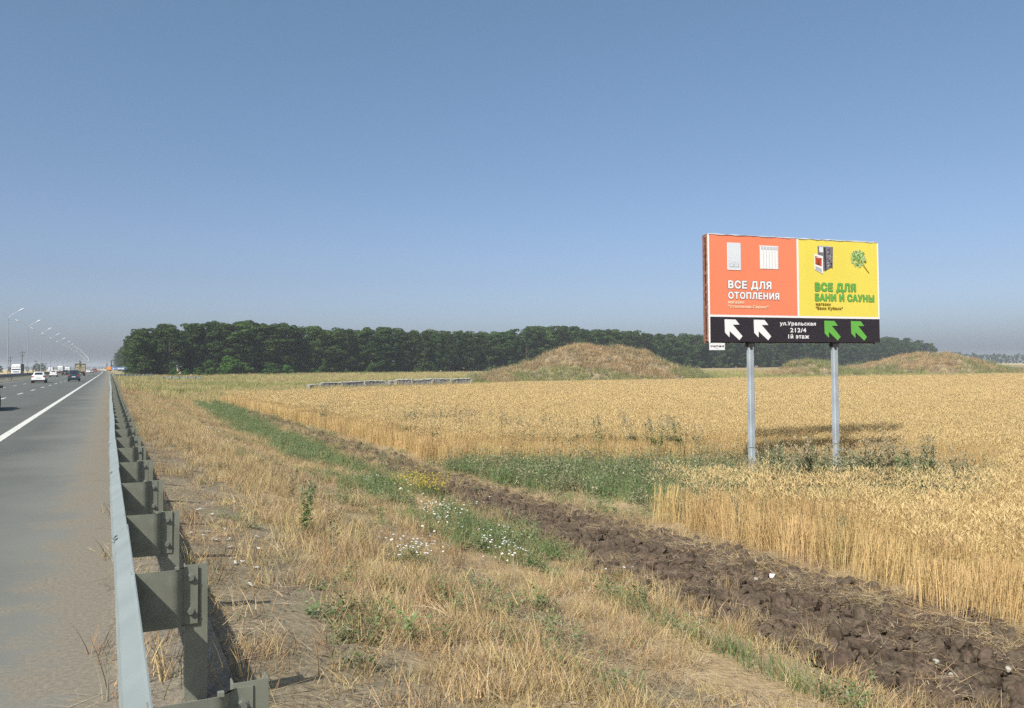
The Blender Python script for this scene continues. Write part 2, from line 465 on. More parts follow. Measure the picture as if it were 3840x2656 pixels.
def green_strip(X, Y):
    c = np.interp(Y, [0, 8, 12, 20, 30, 48, 60, 80], [5.9, 5.95, 6.1, 6.35, 6.5, 6.9, 7.6, 8.2])
    w = np.interp(Y, [0, 9, 11, 12.5, 18, 30, 45, 60, 75, 90], [.05, .1, .3, .95, 1.15, 1.15, 1.4, 1.2, 1.4, .5])
    return np.clip(1.35 - np.abs(X - c) / w, 0, 1) * np.clip((fbm(X * .6, Y * .35, 31) - .27) * 9, 0, 1)
STRIP_L = lambda Y: np.interp(Y, [0, 12, 20, 30, 60, 90], [6.6, 7.0, 7.5, 8.0, 8.7, 9.1])
STRIP_R = lambda Y: np.interp(Y, [0, 8, 14, 16, 22, 27, 30, 60, 90], [10.2, 10.2, 10.0, 9.7, 9.2, 9.3, 9.5, 9.6, 9.9])

# ------------------------------------------------------------------ ground sheet
def axis(parts):
    out = []
    for a, b, s in parts: out += list(np.arange(a, b, s))
    return np.array(out)
gx = np.concatenate([-np.geomspace(9000, 32, 30), axis([(-31, -2, 1.0), (-2, 12, .3), (12, 30, 1.2), (30, 160, 5)]), np.geomspace(160, 9000, 30)])
gy = np.concatenate([-np.geomspace(2500, 12, 14), axis([(-10, 40, .5), (40, 110, 1.4), (110, 460, 6)]), np.geomspace(460, 9500, 26)])
GX, GY = np.meshgrid(gx, gy)
GZ = ground(GX, GY)
inside = (GX > STRIP_L(GY) - .1) & (GX < STRIP_R(GY) + .1) & (GY > 1) & (GY < 90)
GZ = np.where(inside, GZ - .10, GZ)
nx, ny = len(gx), len(gy)
V = np.stack([GX.ravel(), GY.ravel(), GZ.ravel()], 1)
idx = np.arange(nx * ny).reshape(ny, nx)
Fq = np.stack([idx[:-1, :-1], idx[:-1, 1:], idx[1:, 1:], idx[1:, :-1]], -1).reshape(-1, 4)
def fast_mesh(name, V, Fq, mats, smooth=True):
    me = bpy.data.meshes.new(name)
    me.vertices.add(len(V)); me.vertices.foreach_set('co', V.astype(np.float32).ravel())
    k = Fq.shape[1]
    me.loops.add(Fq.size); me.loops.foreach_set('vertex_index', Fq.astype(np.int32).ravel())
    me.polygons.add(len(Fq)); me.polygons.foreach_set('loop_start', np.arange(0, Fq.size, k, dtype=np.int32))
    me.polygons.foreach_set('use_smooth', np.full(len(Fq), smooth))
    me.update(calc_edges=True); me.validate()
    for m in mats: me.materials.append(m)
    return me
gm = fast_mesh('ground', V, Fq, [M['ground']])
X, Y = V[:, 0], V[:, 1]
D = depth_of(X, Y)
Xs = X - curve(Y)
c_straw = np.where(Xs > .3, .25 + .5 * sstep(1.4, 3, Xs), .3)
c_straw = np.where((Xs > 3.7) & (Xs < 4.7), .35, c_straw)
c_green = np.where((D > 90) & (Xs > .5), .42, .05) + .5 * green_strip(X, Y)
c_green = np.where(in_gap(X, Y), .45, c_green)
c_pale = np.where(in_wheat(X, Y), .5, 0) + np.where(Xs < -32, np.where(D > 40, .75, .4), 0) + np.where((D > 640) & (Xs > 0), .8, 0)
ca = gm.color_attributes.new('cover', 'FLOAT_COLOR', 'POINT')
ca.data.foreach_set('color', np.stack([c_straw, c_green, c_pale, np.ones_like(X)], 1).astype(np.float32).ravel())
tag(link('ground', gm), 'dry roadside ground of soil, straw and stubble', None, None, 'structure')

def ribbon(name, x0, x1, z, ys, m, label, jag0=0, jag1=0, seed=1):
    ys = np.asarray(ys, float)
    c = curve(ys)
    j0 = (fbm(ys * 1.6, ys * 0, seed, 6) - .5) * 2 * jag0
    j1 = (fbm(ys * .9, ys * 0 + 5, seed + 3) - .5) * 2 * jag1
    L = np.stack([x0 + c + j0, ys, np.full_like(ys, z)], 1)
    Rr = np.stack([x1 + c + j1, ys, np.full_like(ys, z)], 1)
    n = len(ys)
    f = np.stack([np.arange(n - 1), np.arange(n - 1) + n, np.arange(1, n) + n, np.arange(1, n)], 1)
    o = link(name, fast_mesh(name, np.concatenate([L, Rr]), f, [m], False))
    return tag(o, label, None, None, 'structure')
yy = np.concatenate([np.arange(-60, 120, .6), np.arange(120, 700, 10), np.arange(700, 3400, 40)])
ribbon('road', -13.55, .12, 0, yy, M['road'], 'grey asphalt carriageway of the motorway')
ribbon('road', -29.0, -15.6, -.004, yy, M['road'], 'far carriageway beyond the median barrier')
gy2 = np.concatenate([np.arange(-3, 40, .07), np.arange(40, 420, 1.5)])
ribbon('gravel_shoulder', .03, .62, .006, gy2, M['gravel'], 'brown gravel and dust along the asphalt edge', .02, .1, 8)
ribbon('median_strip', -15.8, -13.35, .008, yy, M['gravel'], 'gravel median strip between the carriageways', .05, .05)
# painted edge and lane lines: worn thermoplastic sheets on the asphalt
ribbon('edge_line', -2.72, -2.5, .005, yy, M['whitepaint'], 'solid white edge line of the near shoulder', .006, .006)
ribbon('edge_line', -13.12, -12.95, .005, yy, M['whitepaint'], 'solid white edge line beside the median barrier')
for lx in (-6.05, -9.5):
    mb = MB()
    for k in range(-4, 110):
        y0 = 12 + k * 12.0; c0, c1 = float(curve(y0)), float(curve(y0 + 4))
        mb.add([(lx - .08 + c0, y0, .005), (lx + .08 + c0, y0, .005), (lx + .08 + c1, y0 + 4, .005), (lx - .08 + c1, y0 + 4, .005)], [(0, 1, 2, 3)])
    tag(mb.build('lane_line', M['whitepaint']), 'dashed white lane line on the asphalt', None, None, 'structure')

# ------------------------------------------------------------------ mounds of earth behind the wheat
def mound(D0, pts, depth, label, seed):
    """pts: (side offset xr, height above road); an earth bank with that skyline"""
    xs = np.array([p[0] for p in pts]); hs = np.array([p[1] for p in pts])
    a = np.arange(xs[0], xs[-1], .55); b = np.linspace(-1, 1, 34)
    A, B = np.meshgrid(a, b)
    Dd = D0 + B * depth
    Xw, Yw = W(A, Dd)
    base = ground(Xw, Yw)
    warp = A + (fbm(A * .15, B * 2, seed) - .5) * 4 * np.abs(B)
    H = np.interp(warp, xs, hs) - base
    prof = np.cos(np.clip(B, -1, 1) * math.pi / 2) ** 1.25
    nse = (fbm(Xw * .45, Yw * .45, seed + 2, 5) - .5)
    Z = base + H * prof + nse * 1.7 * np.clip(H * prof * .5, 0, 1) - .06
    n0, n1 = A.shape
    idx = np.arange(n0 * n1).reshape(n0, n1)
    f = np.stack([idx[:-1, :-1], idx[:-1, 1:], idx[1:, 1:], idx[1:, :-1]], -1).reshape(-1, 4)
    Vm = np.stack([Xw.ravel(), Yw.ravel(), Z.ravel()], 1)
    me = fast_mesh('mound', Vm, f, [M['ground']])
    ca = me.color_attributes.new('cover', 'FLOAT_COLOR', 'POINT')
    st = np.full(len(Vm), .45); gr = np.full(len(Vm), .1); pl = .02 * np.ones(len(Vm))
    ca.data.foreach_set('color', np.stack([st, gr, pl, np.ones(len(Vm))], 1).astype(np.float32).ravel())
    tag(link('mound', me), label, None, None, 'structure')
    return Vm
HZ = lambda px: 1383 - 22 * (px - 400) / 3400.0
def skyline(D0, pxs): return [((px - 1920) / F * D0, (HZ(px) - py) / F * D0 + CAMZ) for px, py in pxs]
m1 = mound(150, skyline(150, [(1760, 1420), (1850, 1402), (1930, 1382), (2000, 1360), (2060, 1330), (2110, 1309), (2160, 1301), (2250, 1304), (2330, 1308), (2400, 1322), (2450, 1345), (2540, 1385), (2640, 1408)]), 13, 'large grassy earth mound behind the wheat', 41)
m2 = mound(178, skyline(178, [(2880, 1406), (2930, 1392), (2965, 1364), (3020, 1352), (3080, 1364), (3130, 1385), (3220, 1400)]), 9, 'small low earth mound beside the right billboard post', 55)
m3 = mound(190, skyline(190, [(3120, 1400), (3220, 1378), (3320, 1360), (3400, 1338), (3460, 1327), (3540, 1330), (3630, 1352), (3720, 1380), (3800, 1390)]), 15, 'long grassy earth mound right of the billboard', 67)

# ------------------------------------------------------------------ ploughed strip with clods
py_ = np.concatenate([np.arange(2.5, 28, .04), np.arange(28, 90, .25)])
pu = np.linspace(0, 1, 74)
U, PY = np.meshgrid(pu, py_)
PX = STRIP_L(PY) + (STRIP_R(PY) - STRIP_L(PY)) * U + (fbm(PY * 1.1, (U > .5) * 9.0, 77, 5) - .5) * 1.1 * (np.abs(U - .5) * 2)
edge = np.clip(1 - (np.abs(U - .5) * 2) ** 3, 0, 1)
n1 = fbm(PX * 2.2, PY * 2.2, 91, 3); n2 = fbm(PX * 9, PY * 9, 95, 3)
n3 = vnoise(PX * 5.5, PY * 5.5, 101); n4 = vnoise(PX * 11, PY * 11, 103)
lump = np.sqrt(np.clip(1 - (np.abs(n3 - .62) * 2.4) ** 2, 0, 1)) * .10 + np.sqrt(np.clip(1 - (np.abs(n4 - .6) * 2.6) ** 2, 0, 1)) * .05
n5 = 1 - np.abs(vnoise(PX * 17, PY * 17, 111) * 2 - 1); n6 = vnoise(PX * 31, PY * 31, 113)
PZ = ground(PX, PY) - .07 + .02 * edge + edge * np.interp(PY, [4, 8, 13], [.5, .65, 1]) * (.02 + .10 * (n1 - .4) + .07 * (n2 - .5) + lump * .75 + .035 * (n5 - .5) + .022 * (n6 - .5) + .04 * np.sin(U * 9.5))
n0, n1_ = PX.shape
idx = np.arange(n0 * n1_).reshape(n0, n1_)
f = np.stack([idx[:-1, :-1], idx[:-1, 1:], idx[1:, 1:], idx[1:, :-1]], -1).reshape(-1, 4)
plow = tag(link('ploughed_soil', fast_mesh('ploughed_soil', np.stack([PX.ravel(), PY.ravel(), PZ.ravel()], 1), f, [M['soil_clod']], False)),
           'strip of dark freshly ploughed soil between verge and wheat', None, None, 'structure')
def clod_mesh(seed):
    r = np.random.default_rng(seed)
    bm = bmesh.new(); bmesh.ops.create_icosphere(bm, subdivisions=2, radius=.5)
    cut = [(Vector(r.normal(size=3)).normalized(), r.uniform(.26, .42)) for _ in range(7)]
    for v in bm.verts:
        c = v.co.normalized(); d = .5
        for n_, h_ in cut:                      # broken faces
            k = c.dot(n_)
            if k > .2: d = min(d, h_ / k)
        d *= 1 + float(r.normal(0, .05))
        v.co = Vector((c.x * d, c.y * d * .9, c.z * d * .72))
    me = bpy.data.meshes.new('soil_clod'); bm.to_mesh(me); bm.free()
    me.materials.append(M['soil_clod'])
    return me
CLODS = [clod_mesh(s) for s in range(6)]
for i in range(290):
    y = 5.5 + 24 * random.random() ** 1.5
    x = float(STRIP_L(y)) + .15 + (float(STRIP_R(y) - STRIP_L(y)) - .3) * random.random()
    s = random.uniform(.09, .26) * (1.15 if random.random() < .2 else 1)
    o = link('soil_clod', CLODS[i % 6], plow, (x, y, float(ground(x, y)) + .03 + s * .14), (random.random() * .5, random.random() * .5, random.random() * 6.3))
    o.scale = (s * random.uniform(.9, 1.4), s, s * random.uniform(.8, 1.2))

# ------------------------------------------------------------------ scattered vegetation (stuff): geometry-node instances on points
def scatter(name, P, rot, scl, which, meshes, label):
    me = bpy.data.meshes.new(name)
    P = np.asarray(P, np.float32)
    me.vertices.add(len(P)); me.vertices.foreach_set('co', P.ravel())
    for nm, ty, a in (('rot', 'FLOAT_VECTOR', rot), ('scl', 'FLOAT_VECTOR', scl), ('which', 'INT', which)):
        at = me.attributes.new(nm, ty, 'POINT')
        if ty == 'INT': at.data.foreach_set('value', np.asarray(a, np.int32))
        else: at.data.foreach_set('vector', np.asarray(a, np.float32).ravel())
    o = link(name, me)
    ng = bpy.data.node_groups.new('scatter_' + name, 'GeometryNodeTree')
    ng.interface.new_socket('Geometry', in_out='INPUT', socket_type='NodeSocketGeometry')
    ng.interface.new_socket('Geometry', in_out='OUTPUT', socket_type='NodeSocketGeometry')
    N, L = ng.nodes, ng.links
    gi, go = N.new('NodeGroupInput'), N.new('NodeGroupOutput')
    jn = N.new('GeometryNodeJoinGeometry')
    for m in reversed(meshes):
        oi = N.new('GeometryNodeObjectInfo'); oi.inputs['As Instance'].default_value = False
        oi.inputs['Object'].default_value = bpy.data.objects.new('clump', m)
        g2 = N.new('GeometryNodeGeometryToInstance')
        L.new(oi.outputs['Geometry'], g2.inputs[0]); L.new(g2.outputs[0], jn.inputs[0])
    ip = N.new('GeometryNodeInstanceOnPoints'); ip.inputs['Pick Instance'].default_value = True
    L.new(gi.outputs[0], ip.inputs['Points']); L.new(jn.outputs[0], ip.inputs['Instance'])
    for nm, ty, sk in (('rot', 'FLOAT_VECTOR', 'Rotation'), ('scl', 'FLOAT_VECTOR', 'Scale'), ('which', 'INT', 'Instance Index')):
        na = N.new('GeometryNodeInputNamedAttribute'); na.data_type = ty; na.inputs['Name'].default_value = nm
        L.new(na.outputs['Attribute'], ip.inputs[sk])
    L.new(ip.outputs[0], go.inputs[0])
    md = o.modifiers.new('scatter', 'NODES'); md.node_group = ng
    return tag(o, label, None, None, 'stuff')

def place(P, nmesh, s0=.85, s1=1.2, tilt=.08, zs=(.9, 1.1), weights=None, z_off=-.02):
    """P: n x 2 ground positions -> scatter arguments"""
    P = np.asarray(P); n = len(P)
    z = ground(P[:, 0], P[:, 1]) + z_off
    rot = np.stack([rng.normal(0, tilt, n), rng.normal(0, tilt, n), rng.uniform(0, 6.283, n)], 1)
    s = rng.uniform(s0, s1, n)
    scl = np.stack([s, s, s * rng.uniform(zs[0], zs[1], n)], 1)
    w = rng.integers(0, nmesh, n)
    return np.stack([P[:, 0], P[:, 1], z], 1), rot, scl, w

class Blades:
    """thin bent ribbons gathered into one clump mesh"""
    def __init__(s): s.v = []; s.f = []; s.m = []
    def ribbon(s, p, az, L, w, lean, curl, n=3, mi=0, tip=.15):
        d = np.array([math.cos(az), math.sin(az)]); sd = np.array([-d[1], d[0]])
        tw = random.uniform(0, 6.28); sd = np.array([math.cos(tw), math.sin(tw)])
        pos = np.array(p, float); b = len(s.v); ang = lean
        for i in range(n + 1):
            k = w * (1 - (1 - tip) * (i / n)) / 2
            s.v.append((pos[0] - sd[0] * k, pos[1] - sd[1] * k, pos[2]))
            s.v.append((pos[0] + sd[0] * k, pos[1] + sd[1] * k, pos[2]))
            st = L / n
            pos = pos + np.array([d[0] * math.sin(ang), d[1] * math.sin(ang), math.cos(ang)]) * st
            ang += curl / n
        for i in range(n):
            s.f.append((b + 2 * i, b + 2 * i + 1, b + 2 * i + 3, b + 2 * i + 2)); s.m.append(mi)
        return pos, ang
    def leaf(s, p, d, up, L, w, mi=0):
        p = np.array(p); d = np.array(d) / np.linalg.norm(d); sd = np.cross(d, up); sd = sd / (np.linalg.norm(sd) + 1e-6)
        b = len(s.v)
        for q in (p, p + d * L * .5 + sd * w / 2, p + d * L, p + d * L * .5 - sd * w / 2): s.v.append(tuple(q))
        s.f.append((b, b + 1, b + 2, b + 3)); s.m.append(mi)
    def mesh(s, name, mats): return mesh_np(name, s.v, s.f, mats=mats, fmat=s.m)

def wheat_clump(seed, n=64, size=.5, coarse=1.0):
    random.seed(seed)
    b = Blades()
    for i in range(n):
        p = (random.uniform(-size / 2, size / 2), random.uniform(-size / 2, size / 2), 0)
        az = random.uniform(0, 6.28); H = random.uniform(.66, .78)
        e, a = b.ribbon(p, az, H, .007 * coarse, random.uniform(0, .12), random.uniform(.05, .3), 2, 0, .8)
        # drooping ear, two crossed ribbons
        L = random.uniform(.09, .14); cu = random.uniform(.8, 2.4)
        for _ in range(2): b.ribbon(e, az, L, .0105 * coarse, a + .3, cu, 3, 1, .4)
        for _ in range(random.randint(0, 2)):
            h = random.uniform(.25, .8) * H
            b.ribbon((p[0], p[1], h), random.uniform(0, 6.28), random.uniform(.12, .2), .007 * coarse, .5, 1.9, 2, 0, .2)
    return b.mesh('wheat_clump', [M['wheat'], M['wheat_ear']])
WHEAT = [wheat_clump(s) for s in range(7)]
WHEAT_FAR = [wheat_clump(40 + s, 110, 1.0, 1.7) for s in range(5)]

cp = []
while len(cp) < 3600:
    y = 4.5 + 60 * random.random() ** 1.7; u = random.random()
    cp.append((float(STRIP_L(y)) + float(STRIP_R(y) - STRIP_L(y)) * (.02 + .96 * u), y))
cp = np.array(cp); n = len(cp); sz = rng.uniform(.07, .24, n) * np.where(rng.random(n) < .15, 1.3, 1)
scatter('small_soil_clods', np.stack([cp[:, 0], cp[:, 1], ground(cp[:, 0], cp[:, 1]) + .03 + sz * .1], 1), rng.uniform(0, 6.28, (n, 3)),
        np.stack([sz * rng.uniform(.9, 1.4, n), sz, sz * rng.uniform(.8, 1.2, n)], 1), rng.integers(0, 6, n), CLODS, 'small dark clods broken over the ploughed strip')

def in_view(X, Y, m=1.5):
    D = depth_of(X, Y); xr = side_of(X, Y)
    return (D > .5) & (xr < .62 * D + m) & (xr > -.62 * D - m)
def poisson_grid(x0, x1, y0, y1, s, jit=.5):
    gx_, gy_ = np.meshgrid(np.arange(x0, x1, s), np.arange(y0, y1, s))
    P = np.stack([gx_.ravel(), gy_.ravel()], 1)
    return P + rng.uniform(-jit, jit, P.shape) * s
P = poisson_grid(9.5, 62, 2, 70, .42)
Dp = depth_of(P[:, 0], P[:, 1])
P = P[in_wheat(P[:, 0], P[:, 1]) & in_view(P[:, 0], P[:, 1], 4) & (Dp < 52)]
q = place(P, 7, .92, 1.08, .04, (.96, 1.05))
patchh = .94 + .12 * fbm(P[:, 0] * .35, P[:, 1] * .35, 61); q[2][:, 2] *= patchh
edge_d = np.minimum(P[:, 0] - 10.1, 2.0); q[1][:, 0:2] += rng.normal(0, .10, (len(P), 2)) * (edge_d < .7)[:, None]
scatter('wheat_field', *q, WHEAT, 'ripe golden wheat standing beside the ploughed strip')
P = poisson_grid(8, 240, 30, 190, .85)
Dp = depth_of(P[:, 0], P[:, 1])
P = P[in_wheat(P[:, 0], P[:, 1]) & in_view(P[:, 0], P[:, 1], 8) & (Dp >= 50)]
scatter('wheat_field', *place(P, 5, .98, 1.1, .03, (.9, .97)), WHEAT_FAR, 'ripe golden wheat stretching back to the mounds')

def tuft(seed, n, hmin, hmax, spread, w, lean, mats, weights=(1,), curl=(.2, 1.0)):
    random.seed(seed)
    b = Blades()
    for i in range(n):
        a = random.uniform(0, 6.28); r = spread * math.sqrt(random.random())
        b.ribbon((r * math.cos(a), r * math.sin(a), 0), random.uniform(0, 6.28), random.uniform(hmin, hmax), w * random.uniform(.6, 1.2),
                 random.uniform(0, lean), random.uniform(*curl), 3, random.choices(range(len(weights)), weights)[0])
    return b.mesh('grass_tuft', mats)
DRY = [tuft(s, 60, .15, .42, .20, .008, .35, [M['straw'], M['straw_grey'], M['straw_brown']], (5, 2, 1.3)) for s in range(6)]
BROWN = [tuft(60 + s, 45, .10, .32, .2, .008, .5, [M['straw_brown'], M['straw'], M['weed_grey']], (3, 2, 1)) for s in range(4)]
LITTER = [tuft(20 + s, 36, .10, .30, .24, .007, 0, [M['straw_grey'], M['straw_brown'], M['straw']], (3, 2, 2), (.0, .2)) for s in range(4)]
for me in LITTER:      # lay the cut straw flat
    co = np.empty(len(me.vertices) * 3, np.float32); me.vertices.foreach_get('co', co); co = co.reshape(-1, 3)
    an = np.repeat(rng.uniform(0, 6.28, len(co) // 8 + 1), 8)[:len(co)]
    co = np.stack([co[:, 0] + co[:, 2] * np.cos(an), co[:, 1] + co[:, 2] * np.sin(an), .01 + co[:, 2] * .10], 1)
    me.vertices.foreach_set('co', co.ravel()); me.update()

def pick(P, prob): return P[rng.random(len(P)) < prob]
# verge of dry grass
P = poisson_grid(.2, 7.2, 1.0, 95, .23)
x, y = P[:, 0], P[:, 1]
patch = fbm(x * .7, y * .45, 51)
pr = np.interp(x, [.2, .6, 1.0, 1.7, 2.2, 3.4, 3.8, 4.6, 5.0, 5.5, 6.2, 7], [.15, .10, .12, .3, .85, .9, .45, .5, .9, .8, .6, .2])
pr = np.where(y > 24, np.maximum(pr, .75), pr) * np.clip(patch * 3.2 - .75, 0, 1) * np.where(y > 40, .6, 1)
P1 = pick(P[in_view(x, y)], pr[in_view(x, y)])
q = place(P1, 6, .75, 1.15, .15, (.6, 1.25))
hs = np.interp(P1[:, 0], [.2, 1.5, 2.3, 3.4, 3.9, 4.6, 5.1, 7], [.4, .55, 1.0, 1.0, .5, .5, .9, .6])
q[2][:, 2] *= hs * .86
q[2][:, 2] *= .78 + .5 * fbm(P1[:, 0] * .4, P1[:, 1] * .4, 64) - .1
scatter('dry_grass', *q, DRY, 'dry straw coloured grass on the verge')
P2 = pick(P[in_view(x, y)], .33 * np.clip(fbm(x * .5, y * .4, 58) * 3 - 1.05, 0, 1)[in_view(x, y)] * np.where(x < 6.5, 1, 0)[in_view(x, y)])
q = place(P2, 4, .8, 1.3, .15, (.6, 1.1))
scatter('brown_grass', *q, BROWN, 'short brown dead grass patches on the verge')
P = poisson_grid(.15, 10.6, 2, 50, .3)
x, y = P[:, 0], P[:, 1]
pr = np.where(x > 8.9, .9, np.where(x > 6.8, .2, np.where(x > 3.5, .95, .5)))
P = pick(P[in_view(x, y)], pr[in_view(x, y)])
q = place(P, 4, .8, 1.3, .1, (1, 1), z_off=.02)
strip = (P[:, 0] > 6.8) & (P[:, 0] < 9.4)
q[0][strip, 2] += .10
scatter('cut_straw', *q, LITTER, 'loose cut straw lying on the bare soil')

n = 2000; Ye = 4 + 42 * rng.random(n) ** 1.3; Xe = STRIP_R(Ye) + rng.normal(-.35, .42, n)
Pe = np.stack([Xe, Ye], 1); q = place(Pe, 4, .9, 1.6, .12, (1, 1.6), z_off=.04)
scatter('cut_straw', *q, LITTER, 'straw fallen from the wheat over the edge of the ploughed strip')
n = 900; Ye = rng.uniform(4, 60, n); Xe = np.where(rng.random(n) < .7, STRIP_L(Ye) + rng.normal(.05, .4, n), STRIP_R(Ye) + rng.normal(.1, .25, n))
q = place(np.stack([Xe, Ye], 1), 6, .5, 1.0, .25, (.6, 1.1))
scatter('dry_grass', *q, DRY, 'dry grass tufts along both edges of the ploughed strip')
# green weeds
def weed(seed, n, h, spread, mats, leaf=.06, wts=(1,), dens=9):
    random.seed(seed); b = Blades()
    for i in range(n):
        a = random.uniform(0, 6.28); r = spread * math.sqrt(random.random()); H = h * random.uniform(.5, 1.1)
        p = np.array([r * math.cos(a), r * math.sin(a), 0.0]); lean = random.uniform(0, .5); az = random.uniform(0, 6.28)
        e, _ = b.ribbon(p, az, H, .006, lean, .2, 2, 0)
        for k in range(dens):
            t = random.uniform(.1, 1.0); q = p + (np.array(e) - p) * t
            az2 = random.uniform(0, 6.28); el = random.uniform(-.2, .9)
            L = leaf * random.uniform(.6, 1.3) * (1.25 - .6 * t)
            b.leaf(q, (math.cos(az2) * math.cos(el), math.sin(az2) * math.cos(el), math.sin(el)), (random.uniform(-.5, .5), random.uniform(-.5, .5), 1), L, L * .42,
                   random.choices(range(len(wts)), wts)[0])
    return b.mesh('weed_clump', mats)
GREEN = [weed(s, 13, .34, .22, [M['weed'], M['weed_grey']], .075, (5, 1), 10) for s in range(5)]
GREYW = [weed(70 + s, 11, .55, .22, [M['weed_grey'], M['weed'], M['weed_head']], .06, (3, 1.4, 1.2), 12) for s in range(5)]
GGRASS = [tuft(130 + s, 60, .14, .36, .2, .010, .45, [M['weed'], M['weed_grey'], M['straw']], (6, 1.2, .4), (.2, .9)) for s in range(4)]
P = poisson_grid(4.5, 9.5, 5, 85, .20)
g = green_strip(P[:, 0], P[:, 1]) * in_view(P[:, 0], P[:, 1])
Ps = poisson_grid(7.2, 10, 19, 85, .34); Ps = Ps[(Ps[:, 0] > STRIP_L(Ps[:, 1])) & (rng.random(len(Ps)) < np.interp(Ps[:, 1], [19, 26, 85], [.0, .3, .45]))]
kk = rng.random(len(Ps)) < .5
scatter('green_weeds', *place(Ps[kk], 5, .5, .9, .12, (.5, 1.0), z_off=.05), GREEN, 'weeds growing back over the far part of the ploughed strip')
scatter('dry_grass', *place(Ps[~kk], 6, .6, 1.0, .2, (.5, 1.0), z_off=.05), DRY, 'dry tufts over the far part of the ploughed strip')
# sparse green in the dry verge as well
sp = np.clip(fbm(P[:, 0] * .9, P[:, 1] * .6, 88) * 4 - 2.5, 0, .5)
P1 = pick(P, np.clip(g * .95, 0, 1) * np.where(P[:, 1] > 40, .75, 1))
kk = rng.random(len(P1)) < .5
scatter('green_weeds', *place(P1[kk], 5, .6, 1.05, .12, (.5, 1.0)), GREEN, 'green weeds in a band along the ploughed strip')
scatter('green_grass', *place(P1[~kk], 4, .8, 1.2, .12, (.6, 1.1)), GGRASS, 'fresh green grass in a band along the ploughed strip')
P = poisson_grid(9.6, 23, 12.2, 28, .3)
k = in_gap(P[:, 0], P[:, 1]) & ~in_wheat(P[:, 0], P[:, 1])
P = P[k]; x, y = P[:, 0], P[:, 1]
bare = (x < 11.4) & (y < 21 - (x - 9.6) * 1.0)
gfac = np.clip(np.interp(x, [9.6, 16, 17.5, 26], [.8, .82, .35, .08]) * np.where(y > 17.5, 1, .75), 0, 1) * np.where(bare, .22, 1)
isg = rng.random(len(P)) < gfac
Pg = P[isg]; kk = rng.random(len(Pg)) < .32
scatter('green_grass', *place(Pg[~kk], 4, 1.0, 1.5, .12, (.9, 1.5)), GGRASS, 'tall green grass in the gap in front of the wheat')
scatter('green_weeds', *place(Pg[kk], 5, .85, 1.3, .1, (.8, 1.3)), GREEN, 'bright green weeds in the gap in front of the wheat')
P3 = P[(~isg | (rng.random(len(P)) < .2)) & (rng.random(len(P)) < np.where(bare, .12, .75))]
scatter('grey_weeds', *place(P3, 5, 1.0, 1.5, .1, (.7, 1.15)), GREYW, 'grey green weeds and dead stalks round the billboard posts')
P4 = P[(y > 14.5) & (rng.random(len(P)) < np.interp(x, [9.6, 15, 16.5, 20, 26], [.03, .06, .22, .22, .1]))]
scatter('brown_grass', *place(P4, 4, 1.0, 1.8, .15, (1.0, 2.0)), BROWN, 'tall brown dead grass round the billboard posts')
# sparse greens scattered through the verge and stray weeds in the wheat edge
P = poisson_grid(1.6, 6.0, 6, 70, .33)
pr = np.clip(fbm(P[:, 0] * .8, P[:, 1] * .5, 88) * 4.2 - 2.35, 0, .75)
P = pick(P[in_view(P[:, 0], P[:, 1])], pr[in_view(P[:, 0], P[:, 1])])
scatter('green_weeds', *place(P, 5, .45, .9, .12, (.4, .8)), GREEN, 'small green weeds scattered in the dry verge')

# daisies and yellow flowers
def daisy(seed, n=5, petal='petal', h=.22, r=.017, spread=.18):
    random.seed(seed); b = Blades()
    for i in range(n):
        a = random.uniform(0, 6.28); rr = spread * math.sqrt(random.random())
        e, _ = b.ribbon((rr * math.cos(a), rr * math.sin(a), 0), a, h * random.uniform(.6, 1.1), .005, .15, .2, 2, 1)
        tx, ty = random.uniform(-.5, .5), random.uniform(-.5, .5); c = len(b.v)
        for k in range(8):
            an = k * math.pi / 4; q = r * (1 if k % 2 else .72) * random.uniform(.9, 1.2)
            b.v.append((e[0] + q * math.cos(an), e[1] + q * math.sin(an), e[2] + q * (math.cos(an) * tx + math.sin(an) * ty)))
        b.f.append(tuple(range(c, c + 8))); b.m.append(0)
    return b.mesh('daisy_clump', [M[petal], M['weed']])
DAISY = [daisy(s) for s in range(4)]
YEL = [daisy(30 + s, 26, 'yolk', .34, .02, .2) for s in range(3)]
def px_cluster(x0, y0, x1, y1, n, spread=.5, up=.18):
    out = []
    for i in range(n):
        t = random.random(); px, py = x0 + (x1 - x0) * t + random.gauss(0, 18) * spread, y0 + (y1 - y0) * t + random.gauss(0, 9) * spread
        a, b = hit(px, py); out.append(hit(px, py + up * F / float(depth_of(a, b))))     # the flower heads show there, the feet stand lower
    return out
random.seed(3)
dz = (px_cluster(1540, 1890, 1760, 1925, 26, 1.2) + px_cluster(1580, 1905, 1640, 1918, 12) + px_cluster(1835, 2005, 1960, 2060, 14, 1.4) +
      px_cluster(1880, 2070, 1950, 2085, 11, .8) + px_cluster(1490, 2068, 1620, 2080, 20, .5) + px_cluster(1370, 1790, 1520, 1860, 14, 1.0) + px_cluster(1600, 1950, 1700, 1985, 7, 1.2) +
      px_cluster(755, 1540, 800, 1552, 22, .7) + px_cluster(760, 1640, 860, 1680, 9, 1.5) + px_cluster(2260, 2150, 2330, 2190, 1, 1))
scatter('daisies', *place(dz, 4, .8, 1.25, .1, (.8, 1.2)), DAISY, 'white daisies among the green weeds')
yl = px_cluster(1535, 1825, 1650, 1832, 30, 1.0, .24)
scatter('yellow_flowers', *place(yl, 3, .9, 1.2, .08, (.9, 1.2)), YEL, 'patch of small yellow flowers beside the ploughed soil')

